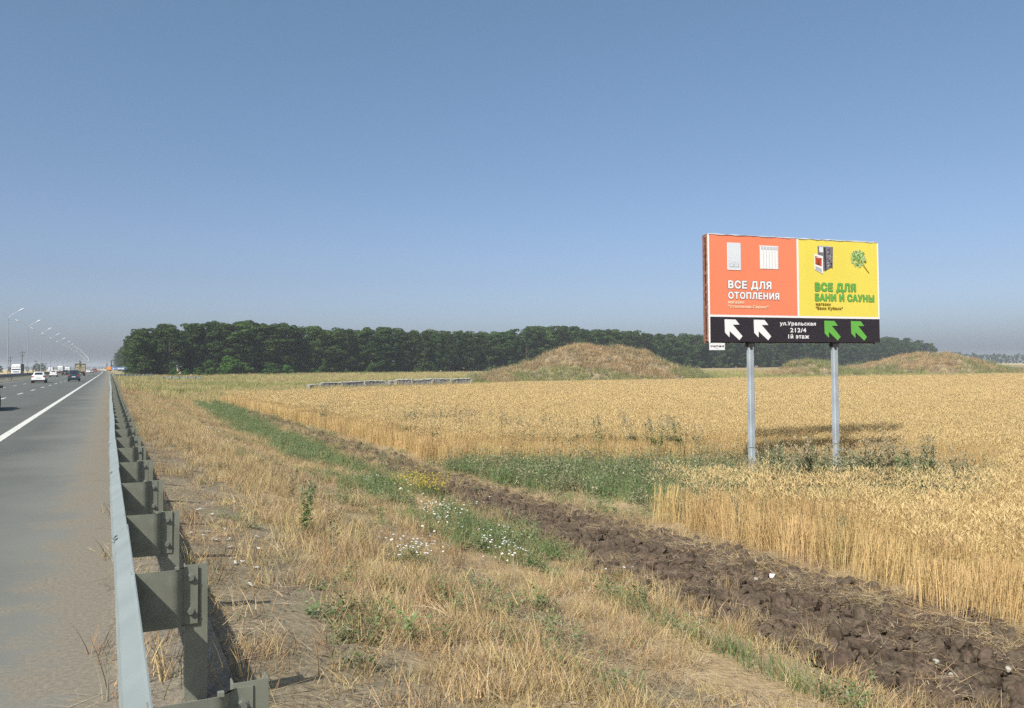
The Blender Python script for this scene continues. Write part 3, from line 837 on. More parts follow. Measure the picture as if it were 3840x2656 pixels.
# meadow between the wheat and the wood, and grass on the mounds
MEAD = [tuft(100 + s, 46, .25, .6, .55, .03, .4, [M['meadow'], M['straw'], M['meadow_green']], (4, 2, 1.5)) for s in range(4)]
MEADG = [tuft(110 + s, 46, .25, .6, .55, .03, .4, [M['meadow_green'], M['meadow'], M['weed']], (4, 2, 1)) for s in range(3)]
def forest_D(xr): return 216 + 1.0 * (np.asarray(xr) + 99)
P = poisson_grid(-8, 300, 60, 330, 1.25)
x, y = P[:, 0], P[:, 1]
Dd, xr = depth_of(x, y), side_of(x, y)
k = (x > 1.5) & ((Dd > wheat_far(xr)) | (x < 7.5) & (y > 85)) & (Dd < forest_D(xr) + 4) & (Dd < 260) & in_view(x, y, 12) & (Dd > 78)
k &= rng.random(len(P)) < np.interp(Dd, [80, 130, 260], [1.0, .9, .45])
P = P[k]
gn = fbm(P[:, 0] * .06, P[:, 1] * .06, 12) > .56
q = place(P[~gn], 4, .8, 1.35, .1, (.8, 1.3))
scatter('meadow_grass', *q, MEAD, 'tan uncut meadow grass in front of the wood')
q = place(P[gn], 3, .8, 1.4, .1, (.8, 1.3))
scatter('meadow_grass', *q, MEADG, 'olive green patches of meadow grass in front of the wood')
# rank grass round the concrete blocks
t_ = rng.random(420); pxs = 1150 + 640 * t_; Dd = np.interp(pxs, [1150, 1770], [101, 117]) - rng.uniform(.3, 3.5, 420)
Xb, Yb = W((pxs - CX) / F * Dd, Dd)
scatter('meadow_grass', *place(np.stack([Xb, Yb], 1), 4, 1.1, 1.9, .1, (.7, 1.5)), MEAD, 'rank grass growing against the concrete blocks')
MTUF = [tuft(140 + s, 46, .22, .55, .5, .03, .45, [M['straw_brown'], M['mound_straw'], M['straw_grey']], (2.5, 4, 1)) for s in range(4)]
pts = []
for Vm, n in ((m1, 6500), (m2, 1500), (m3, 4600)):
    z = Vm[:, 2] - ground(Vm[:, 0], Vm[:, 1])
    ok = Vm[(z > .15)]
    pts.append(ok[rng.integers(0, len(ok), n)] + np.concatenate([rng.uniform(-.4, .4, (n, 2)), np.zeros((n, 1))], 1))
pts = np.concatenate(pts)
f_ = fbm(pts[:, 0] * .16 + pts[:, 2] * .35, pts[:, 1] * .16, 19); low = np.clip((2.6 - pts[:, 2]) / 6, 0, .3)
gn = f_ + low > .75; bn = ~gn & (fbm(pts[:, 0] * .2, pts[:, 2] * .5, 23) > .46)
for sel, ms, lb in ((~gn & ~bn, MTUF, 'straw coloured grass on the earth mounds'), (gn, [MEADG[0], GREYW[0], GREYW[2]], 'green weeds growing on the earth mounds'), (bn, [MTUF[0], BROWN[1], GREYW[1]], 'brown dead weeds growing on the earth mounds')):
    Q = pts[sel]; n = len(Q)
    rot = np.stack([rng.normal(0, .15, n), rng.normal(0, .15, n), rng.uniform(0, 6.28, n)], 1); s = rng.uniform(.9, 1.9, n)
    scatter('mound_grass', Q - np.array([0, 0, .08]), rot, np.stack([s, s, s], 1), rng.integers(0, len(ms), n), ms, lb)

# tall single weeds: one by one
def tall_weed(seed, h, mats):
    random.seed(seed); b = Blades()
    for i in range(random.randint(3, 6)):
        az = random.uniform(0, 6.28); H = h * random.uniform(.65, 1.05); p = np.array([random.uniform(-.06, .06), random.uniform(-.06, .06), 0])
        e, _ = b.ribbon(p, az, H, .012, random.uniform(0, .14), .2, 4, 0, .5)
        for k in range(48):
            t = random.uniform(.12, .85); q = p + (np.array(e) - p) * t; a2 = random.uniform(0, 6.28); el = random.uniform(-.4, .8)
            L = random.uniform(.09, .19) * (1.2 - .6 * t)
            b.leaf(q, (math.cos(a2) * math.cos(el), math.sin(a2) * math.cos(el), math.sin(el)), (random.uniform(-.4, .4), .2, 1), L, L * .35, 0)
        for k in range(22):
            t = random.uniform(.75, 1.04); q = p + (np.array(e) - p) * t + np.array([random.uniform(-.05, .05), random.uniform(-.05, .05), 0])
            a2 = random.uniform(0, 6.28)
            b.leaf(q, (math.cos(a2) * .5, math.sin(a2) * .5, 1), (random.uniform(-1, 1), random.uniform(-1, 1), .2), .06, .028, 1)
    return b.mesh('tall_weed', mats)
TW = [tall_weed(200 + s, 1.28, [M['weed_grey'], M['weed_head']]) for s in range(4)] + [tall_weed(210 + s, 1.1, [M['weed'], M['weed_grey']]) for s in range(3)]
random.seed(11)
tws = []
for (x0, y0, x1, y1, n, lab, grp) in [
    (1490, 1652, 1800, 1660, 34, 'grey green thistle in the clump standing in the wheat near its left edge', 'thistles standing in the wheat'),
    (1880, 1690, 2620, 1735, 34, 'tall seeding weed along the wheat front behind the green patch', 'tall weeds along the wheat front'),
    (2860, 1862, 3520, 1872, 36, 'tall grey weed in the tangle below and right of the billboard posts', 'tall weeds round the billboard'),
    (2590, 1985, 3150, 2110, 9, 'leafy weed poking out of the near wheat face', 'weeds poking out of the near wheat'),
    (1200, 1582, 1295, 1579, 9, 'dark green weed in the small row in the wheat left of centre', 'small dark weeds in the wheat')]:
    for i in range(n):
        t = (i + random.uniform(-.3, .3)) / max(n - 1, 1)
        X_, Y_ = hit(x0 + (x1 - x0) * t + random.gauss(0, 10), y0 + (y1 - y0) * t + random.gauss(0, 14))
        o = link('tall_weed', TW[random.randrange(7)], None, (X_, Y_, float(ground(X_, Y_)) - .02), (0, 0, random.random() * 6.28))
        s = random.uniform(.8, 1.12) if 'near wheat' not in grp else random.uniform(.5, .72); w_ = s if 'near wheat' not in grp else s * .7
        o.scale = (w_, w_, s)
        tag(o, lab, 'weed', grp)
for (px, py, lab, k, s) in [(1140, 2010, 'slender green weed standing alone in the dry verge', 4, .62), (1255, 2085, 'dead grey thistle standing in dry grass near the guardrail side', 0, .5),
                            (1090, 1880, 'dry brown headed weed at the left of the verge', 1, .45), (3598, 1905, 'bushy grey weed standing in the wheat far right of the posts', 2, 1.0)]:
    X_, Y_ = hit(px, py)
    o = link('tall_weed', TW[k], None, (X_, Y_, float(ground(X_, Y_)) - .02)); o.scale = (s, s, s)
    tag(o, lab, 'weed')
for (px, py, lab, s) in [(1420, 1985, 'low dark green weed cushion by the track', 1.05), (1295, 1905, 'pale low weed cushion above the dark one by the track', .9)]:
    X_, Y_ = hit(px, py)
    o = link('weed_cushion', GREEN[1], None, (X_, Y_, float(ground(X_, Y_)) - .02)); o.scale = (s, s, s * .8)
    tag(o, lab, 'weed')

# ------------------------------------------------------------------ near guardrail
def rail_x(y):      # slightly wavy in plan
    return .034 + .035 * math.exp(-((y - 13) / 7) ** 2) * -1 + .02 * math.sin(y * .11 + 1)
PROF = [(.076, -.31), (.076, -.292), (.0, -.262), (-.006, -.235), (.0, -.208), (.072, -.178), (.076, -.155), (.072, -.132), (.0, -.102), (-.006, -.075), (.0, -.048), (.068, -.012), (.078, -.004), (.078, .0)]
TOPZ = .752
def beam_mesh(L, off=.0):
    mb = MB(); out = [(x - off, z) for x, z in PROF]; th = .005
    ring = out + [(x + th + .001, z) for x, z in out[::-1]]
    mb.loft([[(x, y, z) for x, z in ring] for y in (0, L)])
    return mb
gr = empty('guardrail', (.0, 0, 0), 0, 'long galvanised steel guardrail along the right shoulder, seen from above', 'guardrail')
BM = beam_mesh(4.18).mesh('rail_beam', M['zinc'])
END = 190
for k in range(-1, 48):
    y0 = -1.56 + k * 4.0
    xa, xb = rail_x(y0), rail_x(y0 + 4.18)
    o = link('rail_beam', BM, gr, (xa + (.006 if k % 2 else 0), y0, TOPZ + (.004 if k % 2 else 0)), (0, 0, -math.atan2(xb - xa, 4.18)))
# spacer: folded plate seen face on
def spacer_mesh():
    mb = MB()
    path = [(.072, .0), (.27, .0), (.295, .004), (.315, .016), (.328, .034), (.336, .05), (.36, .056), (.412, .056)]
    t = .005
    ring = [(x, y) for x, y in path] + [(x + (.0 if i < 2 else .004), y + t) for i, (x, y) in reversed(list(enumerate(path)))]
    mb.ext(ring, 'z', -.315, 0)
    mb.b2(.072, .078, .005, .06, -.315, 0)
    mb.b2(.29, .31, -.002, .02, .0, .014)      # bent lug on top
    return mb.mesh('spacer_block', M['zinc_dull'], True)
def post_mesh(h):
    mb = MB()
    mb.b2(.345, .465, .064, .069, -h, 0)
    mb.b2(.46, .465, .069, .135, -h, 0)
    mb.b2(.345, .35, .069, .135, -h, -.004)
    return mb.mesh('post', M['zinc_dull'])
def bolt_mesh():
    mb = MB(); mb.tube([(0, -.018, 0), (0, .01, 0)], .017, 8); mb.tube([(0, -.003, 0), (0, 0, 0)], .024, 10)
    return mb.mesh('bolt', M['bolt'])
SP, PO, BO = spacer_mesh(), post_mesh(1.25), bolt_mesh()
sb = MB(); sb.tube([(0, 0, 0), (.014, 0, .004)], .014, 8)
slot = MB()
slot.loft([[(-.013, math.cos(a) * .030, math.sin(a) * .010) for a in np.linspace(0, 6.28, 10)[:-1]], [(-.004, math.cos(a) * .034, math.sin(a) * .013) for a in np.linspace(0, 6.28, 10)[:-1]]])
SLOT = slot.mesh('splice_bolt', M['zinc'])
for k in range(95):
    y = 1.04 + 2.0 * k
    xo = rail_x(y)
    s = link('spacer_block', SP, gr, (xo, y, TOPZ - .004), (0, 0, random.gauss(0, .02)))
    link('post', PO, gr, (xo, y, TOPZ + random.uniform(.0, .012)), (random.gauss(0, .006), random.gauss(0, .006), 0))
    if k < 14:
        for z in (-.06, -.245): link('bolt', BO, s, (.374, .056, z))
for y in (2.4, 6.4, 10.4, 14.4):
    for dy, z in ((0, -.055), (.12, -.06), (0.02, -.085)):
        link('splice_bolt', SLOT, gr, (rail_x(y) + .0, y - .1 + dy, TOPZ + z + .035), (0, .35, 0))

# side-road guardrail ahead, at right angles to the motorway
def side_rail(x0, y0, x1, y1, n, label, posts_white):
    L = math.hypot(x1 - x0, y1 - y0); a = math.atan2(y1 - y0, x1 - x0)
    z = float(ground(x0, y0))
    g = empty('guardrail', (x0, y0, z), a - math.pi / 2, label, 'guardrail')
    # local +y runs along the rail, profile faces local -x
    mb = beam_mesh(L); me = mb.mesh('rail_beam', M['zinc'])
    link('rail_beam', me, g, (0, 0, .76))
    pm = MB(); pm.b2(.10, .30, -.06, .06, -.95, .02); pm = pm.mesh('post', M['zinc'] if posts_white else M['zinc_dull'])
    for i in range(n): link('post', pm, g, (0, L * (i + .3) / n, .74))
hx, hy = hit(428, 1409)
side_rail(.9, 189.5, 8.3, 191, 10, 'short guardrail turning off to the right at the far end of the long one', True)
side_rail(9.6, 186, 16.5, 178, 5, 'low white guardrail at the side road in front of the wood', False)

# ------------------------------------------------------------------ median barrier
mbar = empty('median_barrier', (-14.25, 60, 0), 0, 'dark steel median barrier on close posts between the carriageways', 'barrier')
bb = beam_mesh(12.05).mesh('rail_beam', M['barrier_dark'])
pm = MB(); pm.b2(-.05, .05, -.04, .04, -.2, .98); pm = pm.mesh('post', M['zinc_dull'])
for k in range(60):
    y = 12.0 * k; c0, c1 = float(curve(60 + y)), float(curve(72 + y))
    a = -math.atan2(c1 - c0, 12)
    o = link('rail_beam', bb, mbar, (.20 + c0, y, 1.13), (0, 0, a)); o.scale = (-1, 1, 1.4)
    if y < 420:
        o = link('rail_beam', bb, mbar, (-.20 + c0, y, 1.13), (0, 0, a)); o.scale = (1, 1, 1.4)
for k in range(240):
    y = 1.5 * k; link('post', pm, mbar, (float(curve(60 + y)), y, 0))

# ------------------------------------------------------------------ billboard
bw, bh, bz = 6.04, 3.10, 2.50
ax, ay = W(5.6, 24.2); ex, ey = W(11.3, 26.2)
bang = math.atan2(ey - ay, ex - ax)
gz = float(ground((ax + ex) / 2, (ay + ey) / 2))
bb_ = empty('billboard', (ax, ay, 0), bang, 'roadside billboard with orange, yellow and black panels on two grey posts', 'billboard')
def panel(name, x0, x1, z0, z1, m, y=-.004, parent=None, th=.004):
    mb = MB(); n = 12
    mb.b2(x0, x1, y, y + th, z0 + bz, z1 + bz)
    return mb.build(name, m, parent or bb_)
# steel frame: C-channels at both ends, chords, back sheet
fr = MB()
for x, mi in ((.012, 0), (bw - .012, 0)):
    fr.b2(x - .012, x + .012, .03, .085, bz + .01, bz + bh - .01, 1)
    fr.b2(x - .012, x + .012, .205, .30, bz - .04, bz + bh - .03, 0)
    fr.b2(x - .006, x + .006, .085, .14, bz + .02, bz + bh - .02, 0)
    for zz in (.05, .16, .98, 1.42, 1.62, 1.95, 2.80, 3.02):
        fr.b2(x - .010, x + .010, .085, .205, bz + zz - .03, bz + zz + .03, 0)
for z in (bz + .03, bz + 1.0, bz + 2.0, bz + bh - .04):
    fr.b2(.03, bw - .03, .20, .28, z - .03, z + .03, 0)
fr.build('frame', [M['rust'], M['rust_pale']], bb_)
bk = MB(); bk.b2(.03, bw - .03, .305, .315, bz - .02, bz + bh - .05); bk.build('back_sheet', M['dark'], bb_)
mid = MB(); mid.b2(.03, bw - .03, .145, .150, bz + .02, bz + bh - .02); mid.build('inner_sheet', M['dark'], bb_)
tr_ = MB()
# thin uneven strips of the folded banner along the top edge
ntr = 40
top = [[(bw * i / ntr, -.012 - .012 * random.random(), bz + bh - .03 + random.uniform(-.012, .012)), (bw * i / ntr, .03, bz + bh + random.uniform(-.006, .012)),
        (bw * i / ntr, .09, bz + bh - .03)] for i in range(ntr + 1)]
tr_.loft(top, closed=False, caps=False); tr_.build('folded_banner_edge', M['grey'], bb_)
# the printed sheet, slightly slack
def sheet(name, x0, x1, z0, z1, m):
    mb = MB(); nx_, nz_ = 26, 18; vs = []; fs = []
    for j in range(nz_ + 1):
        for i in range(nx_ + 1):
            x = x0 + (x1 - x0) * i / nx_; z = z0 + (z1 - z0) * j / nz_
            w = (float(fbm(x * 1.1, z * .7, 5)) - .5) * .006 + .006 * max(0, (z - 2.75) / .35) * (float(vnoise(x * 6, 0, 9)) - .5)
            vs.append((x, -.004 + w, z + bz))
    for j in range(nz_):
        for i in range(nx_):
            a = j * (nx_ + 1) + i; fs.append((a, a + 1, a + nx_ + 2, a + nx_ + 1))
    mb.add(vs, fs)
    return mb.build(name, m, bb_, True)
PO_ = sheet('orange_panel', .035, 3.02, .775, 3.075, M['orange'])
PY_ = sheet('yellow_panel', 3.085, 6.0, .775, 3.075, M['yellow'])
PK_ = sheet('black_panel', .035, 6.035, .0, .712, M['black'])
bo = MB()
bo.b2(0, .03, -.008, .03, bz - .03, bz + bh - .02); bo.b2(6.0, 6.04, -.008, .03, bz + .72, bz + bh - .02)
bo.b2(.03, 6.0, -.009, .0, bz + .714, bz + .773); bo.b2(3.022, 3.083, -.009, .0, bz + .774, bz + 3.07)
bo.build('white_border', M['white'], bb_)
def text(s, x0, x1, z0, z1, m, parent, y=-.013, bold=.03, outline=None, name='lettering', om=None):
    c = bpy.data.curves.new('t', 'FONT'); c.body = s; c.size = 1; c.resolution_u = 3; c.space_character = 1.12
    o = bpy.data.objects.new('t', c); COL.objects.link(o)
    bpy.context.view_layer.update()
    cu = o.to_curve(bpy.context.evaluated_depsgraph_get())
    edges = []; flat_ys = set()
    for sp in cu.splines:
        bp = sp.bezier_points; pts = []
        for i in range(len(bp)):
            p, q = bp[i], bp[(i + 1) % len(bp)]
            pts += [(v.x, v.y) for v in interpolate_bezier(p.co, p.handle_right, q.handle_left, q.co, 4)[:-1]]
        for i in range(len(pts)):
            p, q = pts[i - 1], pts[i]
            if abs(p[1] - q[1]) > 1e-6: edges.append((*p, *q))
            elif abs(p[0] - q[0]) > .01: flat_ys.add(round(p[1], 3))
    o.to_curve_clear(); bpy.data.objects.remove(o)
    # fill by winding number, band by band: the outlines of these glyphs overlap themselves
    ylo, yhi = min(min(e[1], e[3]) for e in edges), max(max(e[1], e[3]) for e in edges)
    ys = sorted(flat_ys | {ylo, yhi}); ys = [y_ for i, y_ in enumerate(ys) if i == 0 or y_ - ys[i - 1] > .004]
    cuts = []
    for u_, v_ in zip(ys[:-1], ys[1:]):
        n_ = max(1, int((v_ - u_) / .04)); cuts += [u_ + (v_ - u_) * i / n_ for i in range(n_)]
    cuts.append(ys[-1])
    co = []; fa = []
    for u_, v_ in zip(cuts[:-1], cuts[1:]):
        mid_y = (u_ + v_) / 2; hits = []
        for x_a, y_a, x_b, y_b in edges:
            if (y_a > mid_y) == (y_b > mid_y): continue
            sl_ = (x_b - x_a) / (y_b - y_a); xm, xM = min(x_a, x_b), max(x_a, x_b)
            at = lambda y_: min(xM, max(xm, x_a + sl_ * (y_ - y_a)))
            hits.append((at(mid_y), at(u_), at(v_), 1 if y_b > y_a else -1))
        hits.sort(); wind = 0
        for h_ in hits:
            if wind == 0: st_ = h_
            wind += h_[3]
            if wind == 0:
                b0 = len(co); co += [(st_[1], u_), (h_[1], u_), (h_[2], v_), (st_[2], v_)]; fa.append((b0, b0 + 1, b0 + 2, b0 + 3))
    co = np.array(co); lift = [0] * len(co)
    lo, hi = co.min(0), co.max(0)
    def heavy(rad, yy, mm, nm):
        """heavier strokes: copies of the glyph sheet shifted round a small circle, each a hair nearer"""
        vs = []; fs = []; k = 0
        for q in range(9):
            a = q * math.pi / 4; dx, dz = (0, 0) if q == 8 else (rad * math.cos(a), rad * math.sin(a))
            b = len(vs)
            for pi, p in enumerate(co):
                X_ = x0 + bold + (p[0] - lo[0]) / (hi[0] - lo[0]) * (x1 - x0 - 2 * bold) + dx
                Z_ = z0 + bold + (p[1] - lo[1]) / (hi[1] - lo[1]) * (z1 - z0 - 2 * bold) + dz
                vs.append((X_, yy - .00035 * q - lift[pi], Z_ + bz))
            fs += [tuple(i + b for i in f) for f in fa]
        return link(nm, mesh_np(nm, vs, fs, mm), parent)
    heavy(bold, y, m, name)
    if om: heavy(bold + outline, y + .005, om, name + '_outline')
W_, G_ = M['white'], M['green']
text('ВСЕ ДЛЯ', .635, 2.115, 1.488, 1.770, W_, PO_, bold=.014, outline=.012, om=M['maroon'])
text('ОТОПЛЕНИЯ', .632, 2.38, 1.233, 1.442, W_, PO_, bold=.012, outline=.010, om=M['maroon'])
text('магазин', .63, 1.163, 1.094, 1.176, M['cream'], PO_, bold=.006)
text('"Отопление-Сервис"', .632, 2.0, .95, 1.065, M['cream'], PO_, bold=.006)
text('ВСЕ ДЛЯ', 3.657, 5.16, 1.478, 1.778, G_, PY_, bold=.014, outline=.012, om=M['green_line'])
text('БАНИ И САУНЫ', 3.652, 5.845, 1.228, 1.45, G_, PY_, bold=.012, outline=.010, om=M['green_line'])
text('магазин', 3.667, 4.209, 1.093, 1.169, M['brown'], PY_, bold=.006)
text('"Бани Кубани"', 3.663, 4.656, .947, 1.064, M['brown'], PY_, bold=.006)
text('ул.Уральская', 2.38, 3.655, .459, .603, W_, PK_, bold=.006)
text('212/4', 2.741, 3.307, .285, .415, W_, PK_, bold=.006)
text('1й этаж', 2.665, 3.407, .099, .235, W_, PK_, bold=.006)
def flat(poly, name, m, parent, y=-.013, th=.003):
    mb = MB(); mb.ext([(x, z + bz) for x, z in poly], 'y', y, y + th); return mb.build(name, m, parent)
ARW = [(0, 0), (.37, -.005), (.496, -.147), (.27, -.152), (.591, -.48), (.483, -.595), (.160, -.335), (.157, -.515), (.008, -.38)]
for x, m in ((.502, W_), (1.483, W_), (3.965, G_), (4.946, G_)):
    flat([(x + a, .644 + b) for a, b in ARW][::-1], 'arrow', m, PK_)
# printed boiler
b_ = flat([(.62, 2.07), (1.078, 2.07), (1.078, 2.856), (.62, 2.856)], 'boiler_print', M['paleg'], PO_)
for x0, x1, z0, z1, m, y in ((.63, 1.0, 2.30, 2.845, M['paleg'], -.015), (.625, .64, 2.08, 2.85, W_, -.016), (.69, 1.01, 2.15, 2.25, M['grey'], -.016), (.71, .99, 2.165, 2.235, M['paleg'], -.018), (.82, .86, 2.185, 2.225, M['grey'], -.020), (.81, .87, 2.29, 2.30, M['grey'], -.016), (.62, 1.078, 2.07, 2.09, W_, -.016)):
    panel('boiler_detail', x0, x1, z0, z1, m, y, b_, .002)
b_ = flat([(1.73, 2.136), (2.365, 2.136), (2.369, 2.815), (1.705, 2.815), (1.705, 2.79), (1.73, 2.79)], 'radiator_print', W_, PO_)
for k in range(6):
    x = 1.76 + k * .10
    panel('radiator_fin', x + .012, x + .085, 2.70, 2.79, M['grey'], -.016, b_, .002)
    panel('radiator_fin', x + .035, x + .06, 2.715, 2.775, M['paleg'], -.018, b_, .002)
    panel('radiator_gap', x + .085, x + .095, 2.14, 2.70, M['grey'], -.016, b_, .002)
b_ = flat([(3.80, 2.20), (4.02, 2.14), (4.31, 2.27), (4.335, 2.87), (4.10, 2.895), (3.77, 2.88)], 'stove_print', M['stone'], PY_)
flat([(4.02, 2.14), (4.08, 2.16), (4.06, 2.86), (3.99, 2.86)], 'stove_edge', M['dark'], b_, -.016)
flat([(3.83, 2.70), (3.97, 2.69), (3.97, 2.85), (3.83, 2.86)], 'stove_plate', M['paleg'], b_, -.017)
flat([(3.78, 2.85), (4.3, 2.86), (4.25, 2.885), (3.85, 2.892)], 'stove_top', M['grey'], b_, -.017)
for k in range(34):
    x = random.uniform(4.09, 4.29); z = random.uniform(2.24, 2.82)
    panel('stove_stone', x - .012, x + .012, z - .02, z + .02, random.choice([M['grey'], M['dark'], M['dark']]), -.016, b_, .002)
d_ = flat([(3.648, 2.17), (3.95, 2.046), (3.958, 2.58), (3.648, 2.634)], 'stove_door_print', W_, PY_, -.018)
flat([(3.675, 2.33), (3.90, 2.27), (3.905, 2.52), (3.675, 2.58)], 'stove_window', M['fire'], d_, -.022)
flat([(3.675, 2.18), (3.90, 2.09), (3.90, 2.20), (3.675, 2.28)], 'stove_drawer', M['grey'], d_, -.022)
flat([(3.70, 2.55), (3.86, 2.525), (3.86, 2.51), (3.70, 2.535)], 'stove_handle', W_, d_, -.025)
br = flat([(5.45, 2.33), (5.655, 2.11), (5.68, 2.125), (5.48, 2.35)], 'broom_print', M['brown'], PY_)
lm = [MB(), MB(), MB()]
for k in range(210):
    a = random.uniform(0, 6.28); r = math.sqrt(random.random()); x = 5.27 + .27 * r * math.cos(a) ; z = 2.56 + .25 * r * math.sin(a)
    if (x - 5.0) + (z - 2.3) < .1: continue
    an = random.uniform(0, 6.28); L = random.uniform(.03, .065); c, s = math.cos(an), math.sin(an)
    j = random.choices([0, 1, 2], [4, 6, 2])[0]; yy = -.014 - .0006 * (k % 16)
    lm[j].add([(x - c * L, yy, z - s * L + bz), (x - s * L * .45, yy, z + c * L * .45 + bz), (x + c * L, yy, z + s * L + bz), (x + s * L * .45, yy, z - c * L * .45 + bz)], [(0, 3, 2, 1)])
for j, nm in enumerate(('leaf_a', 'leaf_b', 'leaf_c')):
    o = lm[j].build('broom_leaf', M[nm], br); o['kind'] = 'stuff'
# phone plate, posts
pp = panel('phone_plate', .0, .505, -.235, -.035, W_, .0, None, .01)
text('(918)277-88-48', .03, .475, -.165, -.10, M['plastic'], pp, y=-.004, bold=.002)
panel('phone_plate_line', .19, .31, -.198, -.190, M['grey'], -.003, pp, .002)
for x in (1.44, 4.42):
    p = MB(); s = .082; c = .022; zt = bz - .04
    oct_ = [(x - s + c, .12 - s), (x + s - c, .12 - s), (x + s, .12 - s + c), (x + s, .12 + s - c), (x + s - c, .12 + s), (x - s + c, .12 + s), (x - s, .12 + s - c), (x - s, .12 - s + c)]
    p.ext(oct_, 'z', gz - .2, zt)
    po = p.build('post', M['post'], bb_)
    q = MB(); q.b2(x - .10, x + .10, .03, .215, bz - .14, bz - .002); q.b2(x - .07, x + .02, .03, .036, bz - .22, bz - .14); q.build('post_bracket', M['dark'], po)
    q = MB(); q.b2(x - s - .004, x + s + .004, .12 - s - .004, .12 + s + .004, gz + .95, gz + .97); q.build('post_joint', M['zinc_dull'], po)

# ------------------------------------------------------------------ street lamps on the median
def make_lamp():
    g = empty('street_lamp', (0, 0, 0))
    p = MB(); p.tube([(0, 0, 0), (0, 0, 5), (0, 0, 10.1)], [.085, .065, .045], 10); p.build('pole', M['lamppost'], g, True)
    p = MB(); p.tube([(0, 0, 0), (0, 0, .5)], .14, 10); p.build('base_collar', M['lamppost'], g, True)
    for s in (-1, 1):
        a = MB(); a.tube([(0, 0, 10.0), (s * .18, 0, 10.35), (s * .6, 0, 10.75), (s * 1.55, 0, 11.3)], [.04, .03, .024, .02], 6); a.build('arm', M['lamppost'], g, True)
        h = MB(); rings = []
        for t, w, d in ((0, .05, .03), (.12, .13, .07), (.35, .19, .10), (.65, .19, .10), (.85, .14, .07), (.95, .05, .03)):
            cx, cz = s * (1.4 + t * .86), 11.22 + t * .5
            rings.append([(cx - s * .5 * dz_ * .9, w * math.cos(an), cz + dz_ * .87) for an in np.linspace(0, 6.28, 11)[:-1] for dz_ in [d * math.sin(an)]])
        h.loft(rings); h.build('lamp_head', M['lamphead'], g, True)
    return g
lamp = make_lamp()
for k in range(30):
    y = 158.6 + 36.3 * (k - 1)
    o = lamp if k == 0 else copy_tree(lamp)
    o.location = (-14.75 + float(curve(y)), y, 0)
    ORD = 'fourth fifth sixth seventh eighth ninth tenth eleventh twelfth'.split()
    ordn = ['nearest twin-arm street lamp on the median, mostly cut off by the left edge', 'tall twin-arm street lamp standing beside the white lorry on the median', 'twin-arm street lamp right behind the large white car on the median'][k] if k < 3 else ('twin-arm street lamp, %s of the median row counted from the camera' % ORD[k - 3] if k < 12 else 'tiny twin-arm street lamp in the far end of the median row')
    tag(o, ordn, 'street lamp', 'street lamps along the median')

# ------------------------------------------------------------------ vehicles
def wheel_meshes(r, w):
    t = MB(); n = 18; prof = [(-w / 2, r * .62), (-w / 2, r * .92), (-w / 2 * .7, r), (w / 2 * .7, r), (w / 2, r * .92), (w / 2, r * .62)]
    t.loft([[(x, q * math.cos(a), q * math.sin(a)) for a in np.linspace(0, 2 * math.pi, n + 1)[:-1]] for x, q in prof])
    m = MB(); m.tube([(-w / 2 + .02, 0, 0), (w / 2 - .02, 0, 0)], r * .64, n)
    m.tube([(-w / 2 - .005, 0, 0), (w / 2 + .005, 0, 0)], r * .16, 8)
    for k in range(5):
        a = k * 2 * math.pi / 5; m.box((0, r * .38 * math.cos(a), r * .38 * math.sin(a)), (w - .01, r * .14, r * .14))
    return t.mesh('wheel', M['tyre'], True), m.mesh('rim', M['rim'])
WHEELS = {}
def add_wheels(g, track, ys, r, w=.2):
    if (r, w) not in WHEELS: WHEELS[(r, w)] = wheel_meshes(r, w)
    t, m = WHEELS[(r, w)]
    for y in ys:
        for s in (-1, 1):
            o = link('wheel', t, g, (s * track / 2, y, r)); link('rim', m, o)

